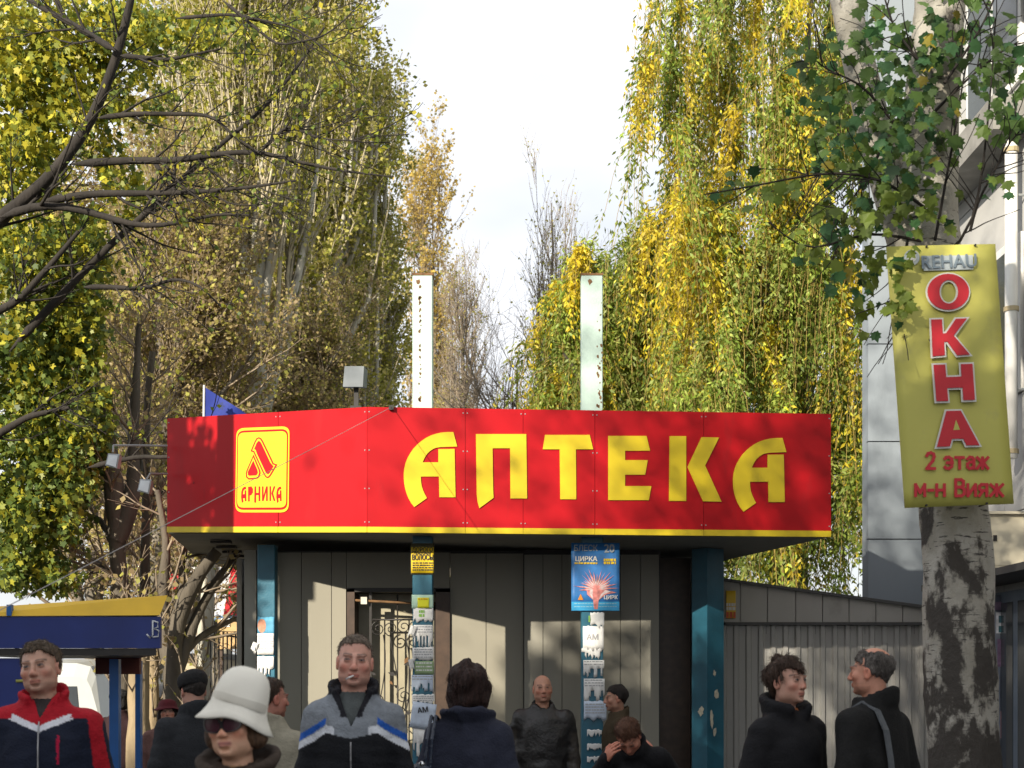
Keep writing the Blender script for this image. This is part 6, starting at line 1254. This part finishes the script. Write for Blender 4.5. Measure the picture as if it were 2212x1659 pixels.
# 9 bald man in black
t9, R9, c9, bp9 = person('bald man in open black jacket facing the viewer', 1172, 1488, 11.8, 6, dict(skin=(.36, .19, .13), hair=dict(style='receding', col=(.05, .035, .028), th=.003, bald=.10, spot=-.01), head=(0, -4, 0), paint=flat((.012, .011, .011), (.030, .025, .020)), w=1.12, belly=1.1, puff=1.15, collar=.04, gap=.3, flare=.15, seed=14, wr=.006, cm=mat('leather_jacket', (0, 0, 0), .45, .2, 20, .3, 40, attr=True)))
# 10 man in profile by the circus post
t10, R10, c10, bp10 = person('dark haired man in brown jacket in profile beside the circus post', 1332, 1508, 12.3, -82, dict(skin=(.30, .16, .11), hair=dict(style='short', col=(.014, .010, .009), th=.012, line=(.066, 0)), head=(0, 2, 0), paint=flat((.050, .036, .020)), w=1.0, seed=15))
# 11 stooping person with a hand at the brow
t11, R11, c11, bp11 = person('stooping reddish haired person in black with hand at the brow', 1395, 1592, 9.6, -20, dict(low=.24, skin=(.42, .19, .13), hair=dict(style='short', st=1, col=(.10, .045, .025), th=.012, line=(.066, 0)), head=(6, 6, 0), bend=46, **{'arm-1': ((-.30, -.42, 1.02), (-.135, -.575, 1.235)), 'palm-1': (.6, .8, 0)}, paint=flat((.010, .010, .012)), w=1.05, seed=17))
# 12 woman facing right
t12, R12, c12, bp12 = person('woman with short dark hair and fur collar facing right', 1702, 1472, 7.5, 36, dict(fine=.0055, fem=1, skin=(.42, .24, .18), hair=dict(style='short', col=(.06, .036, .025), th=.018, line=(.058, 0), rough=.003, g=.0055), head=(6, -4, 0), paint=flat((.010, .010, .012)), coat=1, w=1.10, belly=1.1, collar=.055, collar_r=.092, cthick=1.9, gap=.4, flare=.25, shirt=(.42, .14, .05), seed=19))
# 13 balding man from behind
t13, R13, c13, bp13 = person('balding man in black coat with grey shoulder strap seen from behind', 1884, 1450, 7.4, -138, dict(skin=(.45, .22, .15), hair=dict(style='receding', col=(.11, .098, .088), th=.006, bald=.062, spot=.045, line=(.066, 0)), head=(14, 0, 0), paint=flat((.011, .011, .011)), coat=1, w=1.12, belly=1.08, collar=.045, collar_r=.088, cthick=1.4, seed=21, fine=.0055))
# 4 man in black cap
t4, R4, c4, bp4 = person('man in black cap and dark coat walking away behind the cream hat', 420, 1490, 9.4, -150, dict(skin=(.36, .20, .15), hair=dict(style='short', col=(.03, .025, .022), ns=0, th=.004, line=(.066, 0)), head=(0, 10, 0), paint=flat((.020, .022, .026)), coat=1, w=1.15, belly=1.15, collar=.05, cthick=1.6, seed=23))
def cap_wob(r, z, a): return r*(1 + .05*math.cos(a - .5)), z + .012*math.sin(a)
V, Fc = lathe([(.090, -.002), (.096, .010), (.102, .035), (.100, .065), (.084, .092), (.050, .108), (.002, .112)], 30, cap_wob); V[:, 1] *= 1.15; o = addmesh('cap', V, Fc, mat('black_wool', (.010, .010, .011), .95, .2, 30, .6, 120), t4, R4, c4 + R4 @ np.array([0, .012, .020])); o.modifiers.new('thickness', 'SOLIDIFY').thickness = .006
# 3 woman in red hat
t3, R3, c3, bp3 = person('small woman in dark red hat and dusty pink coat', 362, 1538, 12.4, 14, dict(fem=1, skin=(.45, .24, .17), hair=dict(style='bob', col=(.03, .02, .018), len=.06, ns=0), head=(0, -6, 0), paint=flat((.16, .085, .075)), coat=1, w=1.05, belly=1.05, collar=.03, gap=.2, seed=25, zip=1.42))
V, Fc = lathe([(.135, -.012), (.138, -.006), (.112, .014), (.098, .026), (.094, .055), (.080, .085), (.046, .104), (.002, .108)], 36, hatwob); V[:, 1] *= 1.12; o = addmesh('hat', V, Fc, mat('dark_red_felt', (.085, .006, .012), .9, .15, 14, .3, 120), t3, R3, c3 + R3 @ np.array([0, .012, .025])); o.modifiers.new('thickness', 'SOLIDIFY').thickness = .006
# 2 figure in black fur hat
t2, R2, c2, bp2 = person('distant figure in black fur hat and maroon coat behind the stall', 258, 1516, 14.6, 175, dict(fem=1, hair=dict(style='bob', col=(.01, .01, .01), len=.06, ns=0), head=(0, 0, 0), paint=flat((.026, .012, .014)), coat=1, w=1.05, belly=1.05, seed=27))
v = Vol(ax_((-.16, .16, .009)), ax_((-.17, .18, .009)), ax_((-.04, .18, .009))); v.ell((0, .012, .065), (.115, .125, .085), .02); v.wrinkle(4, .006, (70, 70, 70)); V, Q = nets(v.xs, v.ys, v.zs, v.D); addmesh('fur_hat', V, [tuple(q) for q in Q], mat('black_wool', (0, 0, 0)), t2, R2, c2)
# 6 person in beige jacket, mostly hidden
t6, R6, c6, bp6 = person('person in pale beige jacket half hidden behind the cream hat', 583, 1508, 8.0, 150, dict(skin=(.34, .15, .11), hair=dict(style='short', col=(.05, .03, .02), th=.006, line=(.066, 0)), head=(-20, 0, 0), paint=flat((.27, .25, .19)), w=1.08, belly=1.1, seed=29, wr=.006))
# --- bags
M_BAG = mat('navy_leather', (.014, .022, .042), .25, .2, 12, .3, 40); 
bag = thing('handbag', 'shiny dark blue handbag on the shoulder of the bobbed woman', 'handbag', world(t8, (.20, .1, 1.0))); bag.rotation_euler = t8.rotation_euler
def loc8(p): return np.array(p, float) - np.array((.20, .1, 1.0))
v = Vol(ax_((.10, .34, .008)), ax_((.06, .26, .008)), ax_((.96, 1.32, .008))); v.ell((.215, .165, 1.12), (.085, .045, .12), .02); v.ell((.215, .165, 1.06), (.10, .055, .08), .03); v.wrinkle(5, .006, (35, 35, 35)); V, Q = nets(v.xs, v.ys, v.zs, v.D); me = fastmesh('pouch', np.array([loc8(p) for p in V]), Q); smooth(me); put('pouch', me, M_BAG, bag)
for dx_ in (0, .025): mbq = MB().tube([loc8(p) for p in ((.17 + dx_, .165, 1.22), (.16 + dx_, .165, 1.36), (.155 + dx_, .08, 1.475), (.16 + dx_, -.04, 1.45), (.18 + dx_, -.11, 1.30), (.20, -.06, 1.15))], .009, 6); put('strap', _mesh('strap', mbq.V, mbq.F), M_BAG, bag)
for z in (1.24, 1.10): mbq = MB().ball(loc8((.20, .222, z)), (.014, .008, .014), 8, 6); put('buckle', _mesh('buckle', mbq.V, mbq.F), mat('bright_metal', (.7, .7, .7), .2, metal=1.), bag)
sb13 = thing('shoulder_bag', 'grey strapped shoulder bag of the balding man', 'bag', world(t13, (-.20, .1, .9))); sb13.rotation_euler = t13.rotation_euler
def loc13(p): return np.array(p, float) - np.array((-.20, .1, .9))
P = np.array([loc13(p) for p in ((.12, -.13, 1.36), (.12, -.07, 1.455), (.12, .02, 1.505), (.118, .100, 1.462), (.114, .150, 1.36), (.108, .172, 1.22), (.102, .184, 1.08), (.096, .19, .93))]); mbq = MB()
for k_ in range(len(P)-1):
    a_, b_ = P[k_], P[k_+1]; n_ = unit(np.cross(b_ - a_, [1., 0, 0]))*.005; w_ = np.array([.02, 0, 0]); mbq.hexa([a_-w_+n_, a_+w_+n_, b_+w_+n_, b_-w_+n_, a_-w_-n_, a_+w_-n_, b_+w_-n_, b_-w_-n_])
V = np.array(mbq.V); put('strap', _mesh('strap', V, mbq.F), mat('grey_webbing', (.10, .11, .12), .7, .2, 40), sb13)
mbq = MB(); lo = loc13((-.20, .17, .62)); hi = loc13((.14, .28, .95)); mbq.box(lo, hi); o = put('pouch', _mesh('pouch', mbq.V, mbq.F), mat('black_nylon', (.015, .015, .016), .7, .2, 20), sb13); bvm = o.modifiers.new('bevel', 'BEVEL'); bvm.width = .03; bvm.segments = 3
mbq = MB().ball(loc13((.10, .186, 1.06)), (.03, .012, .022), 10, 6); put('buckle', _mesh('buckle', mbq.V, mbq.F), mat('bright_metal', (.7, .7, .7), .2, metal=1.), sb13)
